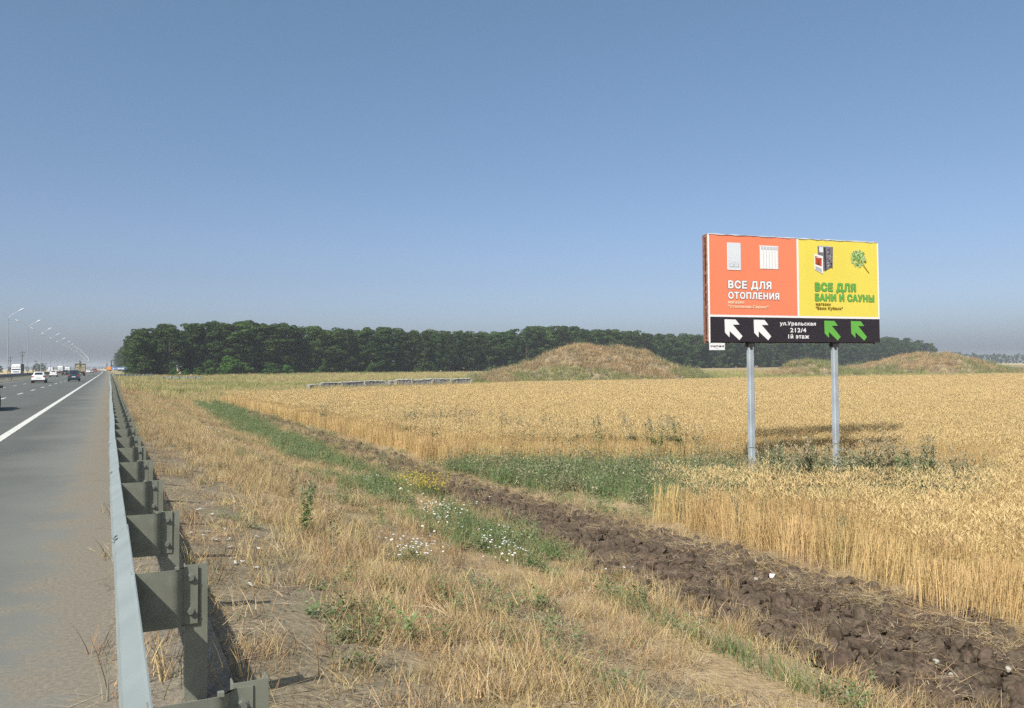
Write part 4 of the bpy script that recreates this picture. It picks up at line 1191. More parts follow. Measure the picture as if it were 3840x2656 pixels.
def car(paint, Wd=1.72, L=4.35, H=1.47, kind='sedan', plate=True):
    """rear bumper at y=0, nose at y=L; faces +y"""
    g = empty('car', (0, 0, 0))
    hw = Wd / 2
    if kind == 'sedan':
        deck = [(0, .98), (.05, 1.02), (.55, 1.04), (L - 1.25, .98), (L - .5, .84), (L - .1, .68), (L, .60)]
        gh = [(.42, 1.03, .70), (1.15, H - .035, .55), (1.7, H, .56), (2.3, H - .02, .56), (3.15, .99, .70)]
    elif kind == 'hatch':
        deck = [(0, .92), (.05, .98), (.5, 1.0), (L - 1.15, .98), (L - .45, .88), (L - .1, .72), (L, .62)]
        gh = [(.10, .97, .70), (.38, H - .05, .60), (.7, H, .60), (2.2, H - .02, .60), (3.0, .98, .70)]
    else:
        deck = [(0, .95), (.04, 1.0), (.5, 1.02), (L - .9, 1.0), (L - .4, .92), (L - .1, .78), (L, .68)]
        gh = [(.05, 1.0, .72), (.22, H - .06, .64), (.5, H, .64), (2.3, H - .02, .64), (2.95, 1.0, .72)]
    def halfw(y):
        e = min(y / .5, (L - y) / .7, 1); e = max(e, 0)
        return hw * (.90 + .10 * math.sin(e * math.pi / 2))
    b = MB(); rings = []
    for y in [0, .04, .2, .5, .9, 1.4, 2.0, 2.6, 3.1, L - .9, L - .4, L - .1, L]:
        z = float(np.interp(y, [d[0] for d in deck], [d[1] for d in deck])); w = halfw(y)
        lo = .30 + .10 * max(0, 1 - y / .25) + .06 * max(0, 1 - (L - y) / .3)
        rings.append([(-w * .86, y, lo), (-w * .97, y, lo + .12), (-w, y, lo + (z - lo) * .55), (-w * .97, y, z - .07), (-w * .80, y, z), (w * .80, y, z), (w * .97, y, z - .07), (w, y, lo + (z - lo) * .55), (w * .97, y, lo + .12), (w * .86, y, lo)])
    b.loft(rings)
    # greenhouse
    gr_ = [[(-hw * k * 1.2, y, z - .22 if i in (0, len(gh) - 1) else .8), (-hw * k * (1.2 if i in (0, len(gh) - 1) else 1.24), y, min(z, 1.0) - .02), (-hw * k * 1.14, y, z - .05 if i not in (0, len(gh) - 1) else z - .01), (-hw * k * .98, y, z),
            (hw * k * .98, y, z), (hw * k * 1.14, y, z - .05 if i not in (0, len(gh) - 1) else z - .01), (hw * k * (1.2 if i in (0, len(gh) - 1) else 1.24), y, min(z, 1.0) - .02), (hw * k * 1.2, y, z - .22 if i in (0, len(gh) - 1) else .8)] for i, (y, z, k) in enumerate(gh)]
    b.loft(gr_)
    body = b.build('body', paint, g, True)
    # windows set 8 mm proud of the greenhouse
    def quad(name, pts, m, n, off=.009):
        q = MB(); n = Vector(n).normalized()
        P_ = [Vector(p) + n * off for p in pts]; Q_ = [Vector(p) - n * .004 for p in pts]
        q.add([*P_, *Q_], [(0, 1, 2, 3), (4, 7, 6, 5), (0, 4, 5, 1), (1, 5, 6, 2), (2, 6, 7, 3), (3, 7, 4, 0)]); return q.build(name, m, g)
    def gp(i, s, t):      # point on ring i at side fraction s
        y, z, k = gh[i]; return Vector((hw * k * .98 * s, y, z))
    def lerp(a, c, t): return a + (c - a) * t
    a0, a1 = gp(0, -1, 0), gp(1, -1, 0); c0, c1 = gp(0, 1, 0), gp(1, 1, 0)
    pts = [lerp(lerp(a0, c0, .07), lerp(a1, c1, .07), .10), lerp(lerp(a0, c0, .93), lerp(a1, c1, .93), .10), lerp(lerp(a0, c0, .93), lerp(a1, c1, .93), .86), lerp(lerp(a0, c0, .07), lerp(a1, c1, .07), .86)]
    nrm = (c0 - a0).cross(a1 - a0); nrm = -nrm if nrm.y > 0 else nrm
    quad('rear_window', pts, M['glass'], nrm)
    a0, a1 = gp(-1, -1, 0), gp(-2, -1, 0); c0, c1 = gp(-1, 1, 0), gp(-2, 1, 0)
    pts = [lerp(lerp(a0, c0, .07), lerp(a1, c1, .07), .10), lerp(lerp(a0, c0, .93), lerp(a1, c1, .93), .10), lerp(lerp(a0, c0, .93), lerp(a1, c1, .93), .88), lerp(lerp(a0, c0, .07), lerp(a1, c1, .07), .88)]
    nrm = (c0 - a0).cross(a1 - a0); nrm = -nrm if nrm.y < 0 else nrm
    quad('windscreen', pts, M['glass'], nrm)
    y0, y1, y2, y3 = gh[0][0] + .25, gh[1][0] + .1, gh[3][0] - .05, gh[4][0] - .28
    for s in (-1, 1):
        kx, kt = hw * .70 * 1.22, hw * gh[2][2] * 1.10
        ym = (y1 + y2) / 2 + .1
        for (p0, p1, p2, p3) in (((y0, ym - .04, ym - .04, y1)), ((ym + .04, y3, y2, ym + .04))):
            quad('side_window', [(s * kx, p0, 1.02), (s * kx, p1, 1.02), (s * kt, p2, H - .10), (s * kt, p3, H - .10)], M['glass'], (s, 0, .35), .03)
        # lamps, mirrors
        t = MB(); t.ext([(s * hw * .97, .74), (s * hw * .62, .78), (s * hw * .62, .90), (s * hw * .97, .93)], 'y', -.012, .12); t.build('tail_lamp', M['lamp_red'], g)
        t = MB(); t.ext([(s * hw * .90, .58), (s * hw * .52, .60), (s * hw * .55, .70), (s * hw * .90, .73)], 'y', L - .10, L + .012); t.build('head_lamp', M['lamp_clear'], g)
        t = MB(); t.box((s * (hw + .09), gh[4][0] - .35, 1.03), (.18, .09, .13)); t.build('mirror', M['plastic'], g)
    t = MB(); t.b2(-hw * .82, hw * .82, -.035, .10, .30, .40); t.build('bumper_valance', M['plastic'], g)
    t = MB(); t.b2(-hw * .88, hw * .88, -.045, .10, .42, .62); t.build('rear_bumper', paint, g)
    t = MB(); t.b2(-hw * .86, hw * .86, L - .10, L + .03, .32, .52); t.build('front_bumper', paint, g)
    t = MB(); t.b2(-.26, .26, -.06, -.045, .66 if kind == 'sedan' else .62, .775 if kind == 'sedan' else .74); t.build('number_plate', M['plate'], g)
    t = MB(); t.b2(-hw * .85, hw * .85, .12, L - .12, .20, .34); t.build('underside', M['plastic'], g)
    add_wheels(g, Wd - .22, (.80, L - .82), .31)
    return g

def put(o, px, py, label, cat, group=None, z=0.0, yaw=None, back=False):
    """stand a vehicle on the road where its rear (or nose) centre touches pixel px, py of the photograph"""
    X_, Y_ = hit(px, py, z)
    dy = .5; a = -math.atan2(float(curve(Y_ + dy) - curve(Y_)), dy) if yaw is None else yaw
    o.location = (X_, Y_, z); o.rotation_euler = (0, 0, a + (math.pi if back else 0))
    return tag(o, label, cat, group)
GV = 'vehicles driving away on the near carriageway'
put(car(M['carwhite'], 1.72, 4.35, 1.47), 143, 1437, 'large white saloon car nearest in view, beside the dark barrier', 'car', GV)
put(car(M['carwhite'], 1.62, 4.05, 1.42), 199, 1414, 'smaller white saloon car ahead of the large white one', 'car', GV)
put(car(M['carblue'], 1.60, 3.7, 1.68, 'van'), 276, 1431, 'dusty dark blue boxy car in the right lane in front of the truck', 'car', GV)
put(car(M['cardark'], 1.70, 4.3, 1.55, 'hatch'), 243, 1408, 'dark car half hidden behind the left side of the blue boxy car', 'car', GV)
put(car(M['carwhite'], 1.68, 4.2, 1.42), 330, 1400, 'distant white car just right of the truck', 'car', GV)
put(car(M['carsilver'], 1.68, 4.2, 1.44), 343, 1399, 'distant grey car beside the distant white car', 'car', GV)
put(car(M['cardark'], 1.70, 4.2, 1.5, 'hatch'), 336, 1396.6, 'far dark car ahead of the distant white car', 'car', GV)
put(car(M['cardark'], 1.72, 4.2, 1.6, 'van'), 349, 1395.6, 'far dark car beside the orange truck', 'car', GV)
put(car(M['carred'], 1.80, 4.6, 1.9, 'van'), 357, 1396.2, 'small red van left of the orange truck', 'van', GV)
dk = car(M['cardark'], 1.80, 4.5, 1.5)
dk.location = (-5.56, 43.4, 0); dk.rotation_euler = (0, 0, 0)
tag(dk, 'black car cut off by the left edge of the view, only its nose showing', 'car', GV)

def board_truck():
    g = empty('truck', (0, 0, 0))
    # open slatted body
    w, z0, z1, L = 1.18, 1.15, 3.15, 4.2
    b = MB(); b.b2(-w, w, .0, L, z0 - .12, z0); b.build('load_floor', M['sideboard_dark'], g)
    for k in range(3):
        zz = z0 + k * .36
        t = MB(); t.b2(-w + .04, w - .04, -.03, .02, zz + .01, zz + .34); t.build('tailboard', M['sideboard'], g)
        for s in (-1, 1):
            t = MB(); t.b2(s * w - .025, s * w + .025, .03, L, zz + .01, zz + .34); t.build('sideboard', M['sideboard'], g)
    t = MB(); t.b2(-w + .05, w - .05, .06, .09, z0 + 1.1, z1 - .08); t.build('rear_tarpaulin', M['sideboard'], g)
    for s in (-1, 1):
        t = MB(); t.b2(s * w - .02, s * w + .015, .08, L - .02, z0 + 1.1, z1 - .08); t.build('side_tarpaulin', M['sideboard'], g)
    f = MB()
    for x in (-w, -.12, .12, w):
        f.b2(x - .035, x + .035, -.05, .05, z0, z1)
    for x in (-w, w): f.b2(x - .035, x + .035, L - .05, L + .05, z0, z1)
    for y in (0, L): f.b2(-w - .04, w + .04, y - .05, y + .05, z1 - .07, z1 + .03)
    for x in (-w, w): f.b2(x - .04, x + .04, .05, L - .05, z1 - .065, z1 + .025)
    f.b2(-w, w, -.06, -.03, z0 + 1.06, z0 + 1.12)
    f.build('body_frame', M['sideboard_dark'], g)
    t = MB(); t.b2(-.45, .45, -.15, 6.2, .72, 1.0); t.build('chassis', M['plastic'], g)
    t = MB(); t.b2(-1.1, 1.1, -.18, -.10, .55, .72); t.build('rear_bumper', M['plastic'], g)
    for s in (-1, 1):
        t = MB(); t.b2(s * 1.0 - .14, s * 1.0 + .14, -.20, -.10, .76, .90); t.build('tail_lamp', M['lamp_red'], g)
    t = MB(); t.b2(-.26, .26, -.20, -.185, .60, .71); t.build('number_plate', M['plate'], g)
    c = MB(); c.loft([[(-1.05, y, .7), (-1.1, y, 1.5), (-1.0 + .0, y, z), (1.0, y, z), (1.1, y, 1.5), (1.05, y, .7)] for y, z in ((4.4, 2.3), (4.6, 2.45), (5.5, 2.4), (5.9, 1.65), (6.5, 1.5))])
    c.build('cab', M['carblue'], g, True)
    add_wheels(g, 1.75, (1.1, 5.6), .46, .42)
    return g
put(board_truck(), 300, 1410, 'old flatbed truck with tall faded beige sideboards, seen from behind', 'truck', GV)

def lorry(h=3.5, L=12.5, tm='trailer', rigid=False):
    """faces +y with its nose at y=0 (body towards -y)"""
    g = empty('lorry', (0, 0, 0)); w = 1.22
    c = MB(); c.loft([[(-w, y, .55), (-w, y, z), (-w * .9, y, z + .06), (w * .9, y, z + .06), (w, y, z), (w, y, .55)] for y, z in ((0, 1.35), (-.02, 1.55), (-.14, h * .78), (-.3, h * .80), (-2.1, h * .82))])
    c.build('cab', M['carwhite'], g, True)
    d = MB(); d.loft([[(-w * .92, y, h * .80), (-w * .92, y, z - .05), (-w * .8, y, z), (w * .8, y, z), (w * .92, y, z - .05), (w * .92, y, h * .80)] for y, z in ((-.32, h * .86), (-.7, h * .94), (-1.5, h + .02), (-2.1, h + .05))])
    d.build('roof_deflector', M['carwhite'], g, True)
    q = MB(); q.add([(-w * .92, .012 - .02, 1.60), (w * .92, -.008, 1.60), (w * .90, -.13, h * .73), (-w * .90, -.13, h * .73), (-w * .92, -.07, 1.60), (w * .92, -.07, 1.60), (w * .90, -.19, h * .73), (-w * .90, -.19, h * .73)],
            [(0, 1, 2, 3), (4, 7, 6, 5), (0, 4, 5, 1), (1, 5, 6, 2), (2, 6, 7, 3), (3, 7, 4, 0)]); q.build('windscreen', M['glass'], g)
    q = MB(); q.b2(-w * .95, w * .95, -.2, -.05, h * .74, h * .78); q.build('sun_visor', M['plastic'], g)
    for k in range(3):
        q = MB(); q.b2(-.8, .8, .0, .02, .82 + k * .17, .90 + k * .17); q.build('grille_bar', M['plastic'], g)
    q = MB(); q.b2(-w, w, -.25, .06, .42, .74); q.build('front_bumper', M['carwhite'], g)
    for s in (-1, 1):
        q = MB(); q.b2(s * .95 - .2, s * .95 + .2, .05, .08, .60, .74); q.build('head_lamp', M['lamp_clear'], g)
        q = MB(); q.b2(s * w - .01, s * w + .01, -1.2, -.35, 1.65, h * .70); q.build('side_window', M['glass'], g)
        q = MB(); q.b2(s * (w + .16) - .1, s * (w + .16) + .1, -.22, -.10, 1.75, 2.35); q.build('mirror', M['plastic'], g)
    t = MB(); t.b2(-w - .03, w + .03, -L, -2.4, 1.05, h + .10); t.build('trailer', M[tm], g)
    t = MB(); t.b2(-.5, .5, -L + .2, -.6, .62, 1.0); t.build('chassis', M['plastic'], g)
    t = MB(); t.b2(-w - .04, w + .04, -L - .03, -L, 1.02, h + .13); t.build('trailer_doors', M['carwhite'], g)
    add_wheels(g, 2.1, (-1.0, -3.6, -L + 1.2, -L + 2.5), .48, .36)
    return g
GO = 'oncoming lorries beyond the median barrier'
def put_on(o, px, Dm, label, z=-.004):
    xr = (px - CX) / F * Dm; X_, Y_ = W(xr, Dm); o.location = (X_, Y_, z); o.rotation_euler = (0, 0, math.pi)
    return tag(o, label, 'lorry', GO)
put_on(lorry(3.35, 12.5, 'trailer_dark'), 60, 262, 'white oncoming lorry with a dark trailer, nearest beyond the barrier')
put_on(lorry(2.75, 11, 'trailer'), 189, 505, 'small white oncoming lorry with a long grey trailer, behind the smaller white car', -.05)
put_on(lorry(3.3, 9, 'trailer'), 225, 425, 'tall white oncoming lorry seen nose on between two lamp posts')
put_on(lorry(2.9, 9, 'trailer'), 253, 510, 'white oncoming lorry peeping over the blue boxy car', -.05)
ot = lorry(2.9, 7.5, 'carorange')
for ch in ot.children:
    if ch.name.split('.')[0] in ('cab', 'roof_deflector', 'front_bumper', 'trailer_doors'): ch.data = ch.data.copy(); ch.data.materials[0] = M['carorange']
xr = (366 - CX) / F * 545; X_, Y_ = W(xr, 560); ot.location = (X_, Y_, 0); ot.rotation_euler = (0, 0, .02)
ot.name = 'truck'
tag(ot, 'orange truck far ahead on the near carriageway', 'truck', GV)

# ------------------------------------------------------------------ blue road sign
xr = (420 - CX) / F * 226; X_, Y_ = W(xr, 226)
sg = empty('road_sign', (X_ + .4, Y_, float(ground(X_, Y_)) + .18), R(-3), 'wide blue direction sign on two thin posts in front of the wood', 'road sign')
for x in (.25, 2.1):
    t = MB(); t.tube([(x, .05, -.5), (x, .05, 2.2)], .045, 8); t.build('post', M['zinc'], sg)
t = MB(); t.b2(-.5, 3.25, -.02, .02, 1.35, 2.1); pl = t.build('sign_panel', M['signblue'], sg)
t = MB()
for z0, z1 in ((1.36, 1.40), (2.05, 2.09)): t.b2(-.48, 3.23, -.028, -.022, z0, z1)
for x0, x1 in ((-.48, -.44), (3.19, 3.23)): t.b2(x0, x1, -.028, -.022, 1.40, 2.05)
t.build('sign_border', M['white'], pl)
t = MB()
for x0, x1 in ((-.2, .12), (.32, .42), (.62, .72), (.95, 1.5), (1.58, 1.9), (1.98, 2.5), (2.58, 2.85)): t.b2(x0, x1, -.028, -.022, 1.56, 1.86)
t.build('sign_lettering', M['white'], pl)

# ------------------------------------------------------------------ power poles and far trees left of the motorway
def power_pole(px, D_, top_y, label):
    xr = (px - CX) / F * D_; X_, Y_ = W(xr, D_); z = float(ground(X_, Y_)); H = CAMZ + (HZ(px) - top_y) / F * D_ - z
    g = empty('power_pole', (X_, Y_, z), R(10), label, 'power pole', 'power poles beyond the motorway')
    t = MB(); t.tube([(0, 0, -.3), (0, 0, H)], [.15, .10], 8); t.build('pole', M['wood'], g)
    for k, w in ((.6, .8), (1.7, .6)):
        t = MB(); t.b2(-w, w, -.06, .06, H - k - .07, H - k + .07); a = t.build('crossarm', M['wood'], g)
        for x in (-w + .1, w - .1):
            t = MB(); t.tube([(x, 0, H - k + .07), (x, 0, H - k + .3)], .06, 6); t.build('insulator', M['glass'], a)
for px, D_, ty, lb in ((83, 300, 1318, 'tall dark power pole rising behind the white lorry'), (38, 330, 1337, 'dark power pole just left of the first full street lamp'), (135, 420, 1352, 'thin power pole above the distant round trees'),
                       (172, 520, 1360, 'thin distant power pole right of the round trees')):
    power_pole(px, D_, ty, lb)

# ------------------------------------------------------------------ trees
def crown_mesh(seed, H=15.0, nl=30, nleaf=105, rad=3.6, leaf=.52, lo=.10, mats=None, shape=None):
    r = np.random.default_rng(seed)
    V_ = []; 
    lobes = []
    for i in range(nl):
        t = (i + r.random()) / nl
        z = H * (lo + (1 - lo) * t)
        w = (shape(t) if shape else (np.interp(t, [0, .12, .4, .7, .88, 1], [.85, .95, .95, 1.0, .8, .35]))) * rad
        a = r.uniform(0, 6.28); q = w * math.sqrt(r.random()) * .85
        lobes.append((q * math.cos(a), q * math.sin(a), z, r.uniform(.85, 1.5) * rad / 3.6, r.uniform(.5, .95) * rad / 3.6))
    for (x, y, z, R_, rz) in lobes:
        u = r.normal(size=(nleaf, 3)); u /= np.linalg.norm(u, axis=1)[:, None]
        u[:, 2] = np.abs(u[:, 2]) * np.where(r.random(nleaf) < .72, 1, -1)
        rr = r.uniform(.55, 1.08, nleaf) ** .6
        c = np.stack([x + u[:, 0] * R_ * rr, y + u[:, 1] * R_ * rr, z + u[:, 2] * rz * rr], 1)
        n = u + r.normal(0, .5, (nleaf, 3)) + np.array([0, 0, .35]); n /= np.linalg.norm(n, axis=1)[:, None]
        t1 = np.cross(n, r.normal(size=(nleaf, 3))); t1 /= np.linalg.norm(t1, axis=1)[:, None]; t2 = np.cross(n, t1)
        s = leaf * r.uniform(.5, 1.15, nleaf)[:, None]
        q = np.stack([c - t1 * s * .6, c - t2 * s * .38, c + t1 * s * .6, c + t2 * s * .38], 1)
        V_.append(q.reshape(-1, 3))
    V_ = np.concatenate(V_); V_[:, 2] = np.maximum(V_[:, 2], .05)
    f = np.arange(len(V_)).reshape(-1, 4)
    return fast_mesh('crown', V_, f, mats or [M['foliage']], False), lobes
def trunk_mesh(lobes, H, seed, r0=.17):
    r = np.random.default_rng(seed); mb = MB()
    pts = [(0, 0, -.3)]; x = y = 0
    for k in range(1, 6):
        x += r.normal(0, .15); y += r.normal(0, .15); pts.append((x, y, H * .8 * k / 5))
    mb.tube(pts, [r0, r0 * .9, r0 * .75, r0 * .6, r0 * .42, r0 * .2], 7)
    for l in lobes[::4]:
        k = max(1, min(4, int(l[2] / (H * .8) * 5) - 1)); p = Vector(pts[k])
        mb.tube([p, (p + Vector((l[0], l[1], l[2]))) / 2 + Vector((0, 0, .2)), (l[0], l[1], l[2])], [r0 * .4, r0 * .28, r0 * .1], 5)
    return mb.mesh('trunk', M['bark'], True)
KINDS = []
for s in range(7):
    cm, lb = crown_mesh(300 + s, rad=[3.4, 4.0, 3.0, 3.8, 3.3, 4.2, 3.6][s], nl=[44, 50, 40, 46, 42, 50, 44][s], nleaf=[95, 90, 100, 92, 98, 88, 95][s], lo=.03)
    KINDS.append((cm, trunk_mesh(lb, 15, s)))
def where(px):
    for lim, ph in ((520, 'at the left end by the road sign'), (660, 'behind the side road guardrails'), (800, 'behind the left fresh bushes'), (960, 'behind the biggest fresh bush'), (1140, 'behind the pair of yellow green bushes'), (1290, 'left of the concrete blocks'),
                    (1480, 'behind the left half of the concrete blocks'), (1780, 'behind the right half of the concrete blocks'), (2060, 'left of the large mound summit'), (2400, 'right above the large mound summit'), (2640, 'between the large mound and the billboard'),
                    (2830, 'left of the left billboard post'), (3150, 'between the billboard posts'), (3330, 'right of the right billboard post')):
        if px < lim: return ph
    return 'at the right end of the wood'
def tree(kind, X_, Y_, H, label, group, name='tree', cat='tree', wide=1.0):
    z = float(ground(X_, Y_)) - .1
    g = empty(name, (X_, Y_, z), random.uniform(0, 6.28), label, cat, group)
    s = H / 15.0
    g.scale = (s * wide, s * wide, s)
    link('crown', kind[0], g); link('trunk', kind[1], g)
    return g
random.seed(21)
TOPX = [430, 448, 500, 560, 640, 700, 760, 860, 932, 1100, 1160, 1232, 1400, 1470, 1600, 1764, 1900, 2013, 2096, 2200, 2330, 2496, 2640, 3000, 3311, 3400, 3494, 3535]
TOPY = [1300, 1262, 1238, 1228, 1218, 1217, 1212, 1214, 1210, 1219, 1232, 1234, 1234, 1236, 1243, 1248, 1244, 1230, 1228, 1236, 1246, 1258, 1262, 1266, 1272, 1276, 1290, 1300]
GW = 'trees of the dark wood'
xr = -95.5
while xr < 312:
    D_ = float(forest_D(xr)) + random.uniform(-2, 4)
    px = CX + F * xr / D_
    ty = float(np.interp(px, TOPX, TOPY)) + random.uniform(-5, 17) * (1 if random.random() < .75 else 1.6)
    X_, Y_ = W(xr, D_)
    H = (HZ(px) - ty) / F * D_ + CAMZ - float(ground(X_, Y_))
    tree(KINDS[random.randrange(7)], X_, Y_, H, 'dark green tree of the front rank ' + where(px), GW, wide=random.uniform(.85, 1.5))
    xr += random.uniform(2.7, 4.3) * (D_ / 270)
for row, (off, step) in enumerate(((6, 5.0), (13, 6.0), (21, 5.5))):
    xr = -99 + off * .3
    while xr < 305:
        D_ = float(forest_D(xr)) + off * 1.2 + random.uniform(-2, 2)
        px = CX + F * xr / D_; X_, Y_ = W(xr, D_)
        ty = float(np.interp(px, TOPX, TOPY)) + random.uniform(-7, 10)
        H = (HZ(px) - ty) / F * D_ + CAMZ - float(ground(X_, Y_))
        if X_ > 7:
            tree(KINDS[random.randrange(7)], X_, Y_, H, 'dark treetop of the rear rank ' + where(px), GW, wide=1.3)
        xr += random.uniform(.8, 1.2) * step * (D_ / 270)
# the wood's left flank, running on beside the motorway
for k in range(64):
    Y_ = 240 + k * 6.5 + k * k * .02; X_ = 7.4 + float(curve(Y_)) * .55 + random.uniform(-.5, 1.2) + (k % 2) * 4
    tree(KINDS[random.randrange(7)], X_, Y_, random.uniform(11.0, 13.5) * (.92 if k < 3 else 1), 'dark green tree in the flank of the wood beside the motorway', GW, wide=1.1)
# bushes along the foot of the wood
BU = []
for s in range(4):
    cm, lb = crown_mesh(400 + s, H=4.2, nl=18, nleaf=110, rad=2.6, leaf=.36, lo=.08, mats=[M['bush']], shape=lambda t: .95 if t < .6 else 1.3 - t)
    BU.append((cm, trunk_mesh(lb, 4.0, 40 + s, .06)))
for px, base, topy, w, lb in ((788, 1406, 1352, 1.1, 'fresh green bush left of the biggest bush at the foot of the wood'), (868, 1403, 1343, 1.5, 'biggest fresh green bush at the foot of the wood'),
                              (700, 1407, 1385, 1.0, 'low green bush at the foot of the wood nearest the side road'), (652, 1404, 1382, .9, 'small green bush just left of the low green one'), (1018, 1404, 1364, 1.4, 'yellow green bush in front of the wood, left half of the pair'),
                              (1075, 1404, 1370, 1.2, 'dull green bush right of the yellow green one'), (745, 1408, 1378, 1.1, 'green bush under the fresh tall bush at the wood edge'), (1200, 1400, 1382, 1.2, 'low bush at the wood foot right of the bush pair'),
                              (1380, 1398, 1378, 1.2, 'low bush at the wood foot above the concrete blocks'), (1300, 1399, 1384, 1.0, 'small low bush at the wood foot left of the concrete blocks'), (1560, 1395, 1380, 1.1, 'low bush at the wood foot right above the blocks')):
    D_ = 205 + (px - 650) * .075; xr_ = (px - CX) / F * D_; X_, Y_ = W(xr_, D_); z = float(ground(X_, Y_))
    H = CAMZ + (HZ(px) - topy) / F * D_ - z
    g = empty('bush', (X_, Y_, z - .05), random.uniform(0, 6), lb, 'bush', 'bushes along the foot of the wood')
    k = BU[random.randrange(4)]; s = H / 4.2; g.scale = (s * w, s * w, s); link('crown', k[0], g); link('trunk', k[1], g)
# far trees
FAR = []
for s in range(4):
    cm, lb = crown_mesh(500 + s, nl=22, nleaf=70, rad=4.6, leaf=.9, mats=[M['foliage_far']]); FAR.append((cm, trunk_mesh(lb, 15, 60 + s)))
POP = []
for s in range(2):
    cm, lb = crown_mesh(520 + s, nl=22, nleaf=60, rad=1.9, leaf=.8, lo=.05, mats=[M['foliage_far']], shape=lambda t: math.sin(min(1, t * 1.1 + .15) * math.pi) ** .6 if t < .95 else .2); POP.append((cm, trunk_mesh(lb, 15, 70 + s)))
def far_tree(px, topy, D_, kinds, label, group, wide=1.0):
    xr_ = (px - CX) / F * D_; X_, Y_ = W(xr_, D_); z = float(ground(X_, Y_)); H = CAMZ + (HZ(px) - topy) / F * D_ - z
    return tree(random.choice(kinds), X_, Y_, H, label, group, wide=wide)
for i in range(34):
    px = 3545 + i * 13; far_tree(px, np.interp(px, [3540, 3600, 3700, 3840], [1322, 1325, 1330, 1330]) + random.uniform(-3, 5), random.uniform(930, 1010), FAR, 'hazy distant tree in the far belt at the right edge', 'trees of the far right belt', 1.1)
for px, ty, D_, lb, w in ((132, 1368, 620, 'hazy round tree left of the second full street lamp', 1.3), (141, 1366, 640, 'hazy round tree in the pair beyond the motorway', 1.2), (154, 1363, 630, 'tallest hazy round tree beyond the motorway', 1.3), (165, 1371, 650, 'low hazy tree right of the tallest round one', 1.4), (2, 1371, 500, 'hazy tree at the left edge beyond the motorway', 1.2), (36, 1377, 700, 'low hazy tree behind the white lorry', 1.6), (101, 1376, 760, 'low hazy tree right of the white lorry', 1.6)):
    far_tree(px, ty, D_, FAR, lb, 'far trees left of the motorway', w)
far_tree(302, 1353, 640, FAR, 'hazy tree showing above the sideboard truck', 'far trees along the motorway', .6)
far_tree(401, 1361, 800, POP, 'slim hazy poplar above the vanishing road', 'far poplars', 1.0)
far_tree(418, 1353, 560, POP, 'tall dark poplar at the left corner of the wood', 'far poplars', 1.2)
for i in range(26):
    px = 120 + i * 12; D_ = random.uniform(1500, 2100)
    far_tree(px, 1378 + random.uniform(-2.0, 1.5), D_, FAR, 'tiny hazy tree on the far horizon left of the wood', 'trees on the far horizon', 2.2)

# ------------------------------------------------------------------ concrete blocks behind the wheat
random.seed(5)
def block(px0, px1, y0, y1, z_h, Dl, Dr, label, m='concrete', tilt=0, pale_end=True):
    y0 += random.uniform(-3, 4); y1 = y0 + (y1 - y0) + random.uniform(-3, 3); xa, ya = W((px0 - CX) / F * Dl, Dl); xb, yb = W((px1 - CX) / F * Dr, Dr)
    L = math.hypot(xb - xa, yb - ya); a = math.atan2(yb - ya, xb - xa); z = float(ground(xa, ya))
    ztop = CAMZ + (HZ(px0) - y0) / F * Dl - z; ztop2 = CAMZ + (HZ(px1) - y1) / F * Dr - z
    g = empty('concrete_block', (xa, ya, z), a, label, 'concrete block', 'row of broken concrete blocks behind the wheat')
    n = 14; rings = []
    for i in range(n + 1):
        t = i / n; h = ztop + (ztop2 - ztop) * t + random.uniform(-.14, .05); e = random.uniform(-.03, .03)
        rings.append([(L * t, -.02 + e, -.4), (L * t, e, h - .12), (L * t, .05 + e, h), (L * t, .6 + e, h + random.uniform(-.05, .05)), (L * t, .65, -.4)])
    b = MB(); b.loft(rings); b.build('slab', M[m], g)
    c = MB(); c.loft([[(L * t, -.05 + random.uniform(-.03, .02), np.interp(t, [0, 1], [ztop, ztop2]) - .04 + random.uniform(-.05, .03)), (L * t, .02, np.interp(t, [0, 1], [ztop, ztop2]) + .05 + random.uniform(-.03, .06)), (L * t, .5, np.interp(t, [0, 1], [ztop, ztop2]) + .06 + random.uniform(-.05, .05)), (L * t, .5, np.interp(t, [0, 1], [ztop, ztop2]) - .08)] for t in np.linspace(.02, .98, 14)])
    c.build('broken_top_edge', M['concrete_pale'], g)
    if pale_end:
        q = MB(); q.loft([[(L - .28 + random.uniform(-.06, .06), -.14 + random.uniform(-.04, .04), zz), (L - .02, -.16 + random.uniform(-.05, .05), zz), (L - .0, .3, zz), (L - .3, .3, zz)] for zz in (-.4, ztop2 * .3, ztop2 * .6, ztop2 * .85, ztop2 + .05)])
        q.build('end_rib', M['concrete_pale'], g)
BL = [(1160, 1206, 1443, 1440, 'low overgrown concrete block at the left end of the row'), (1208, 1285, 1439, 1435, 'long grey concrete block, left of the long pair'), (1287, 1371, 1435, 1432, 'long grey concrete block, right of the long pair'),
      (1374, 1450, 1430, 1427, 'half buried concrete block with a broken pale top in mid row'), (1463, 1486, 1430, 1429, 'short broken concrete piece beside the gap in the row'), (1488, 1548, 1428, 1426, 'pale grey concrete block right of the gap in the row'),
      (1550, 1624, 1424, 1422, 'light blue grey concrete block, cleanest of the row'), (1628, 1694, 1424, 1423, 'overgrown concrete block right of the cleanest one'), (1697, 1768, 1423, 1420, 'last concrete block at the right end of the row')]
Dline = lambda px: np.interp(px, [1150, 1770], [101, 117])
for x0, x1, y0, y1, lb in BL: block(x0, x1, y0, y1, 1, float(Dline(x0)), float(Dline(x1)), lb)

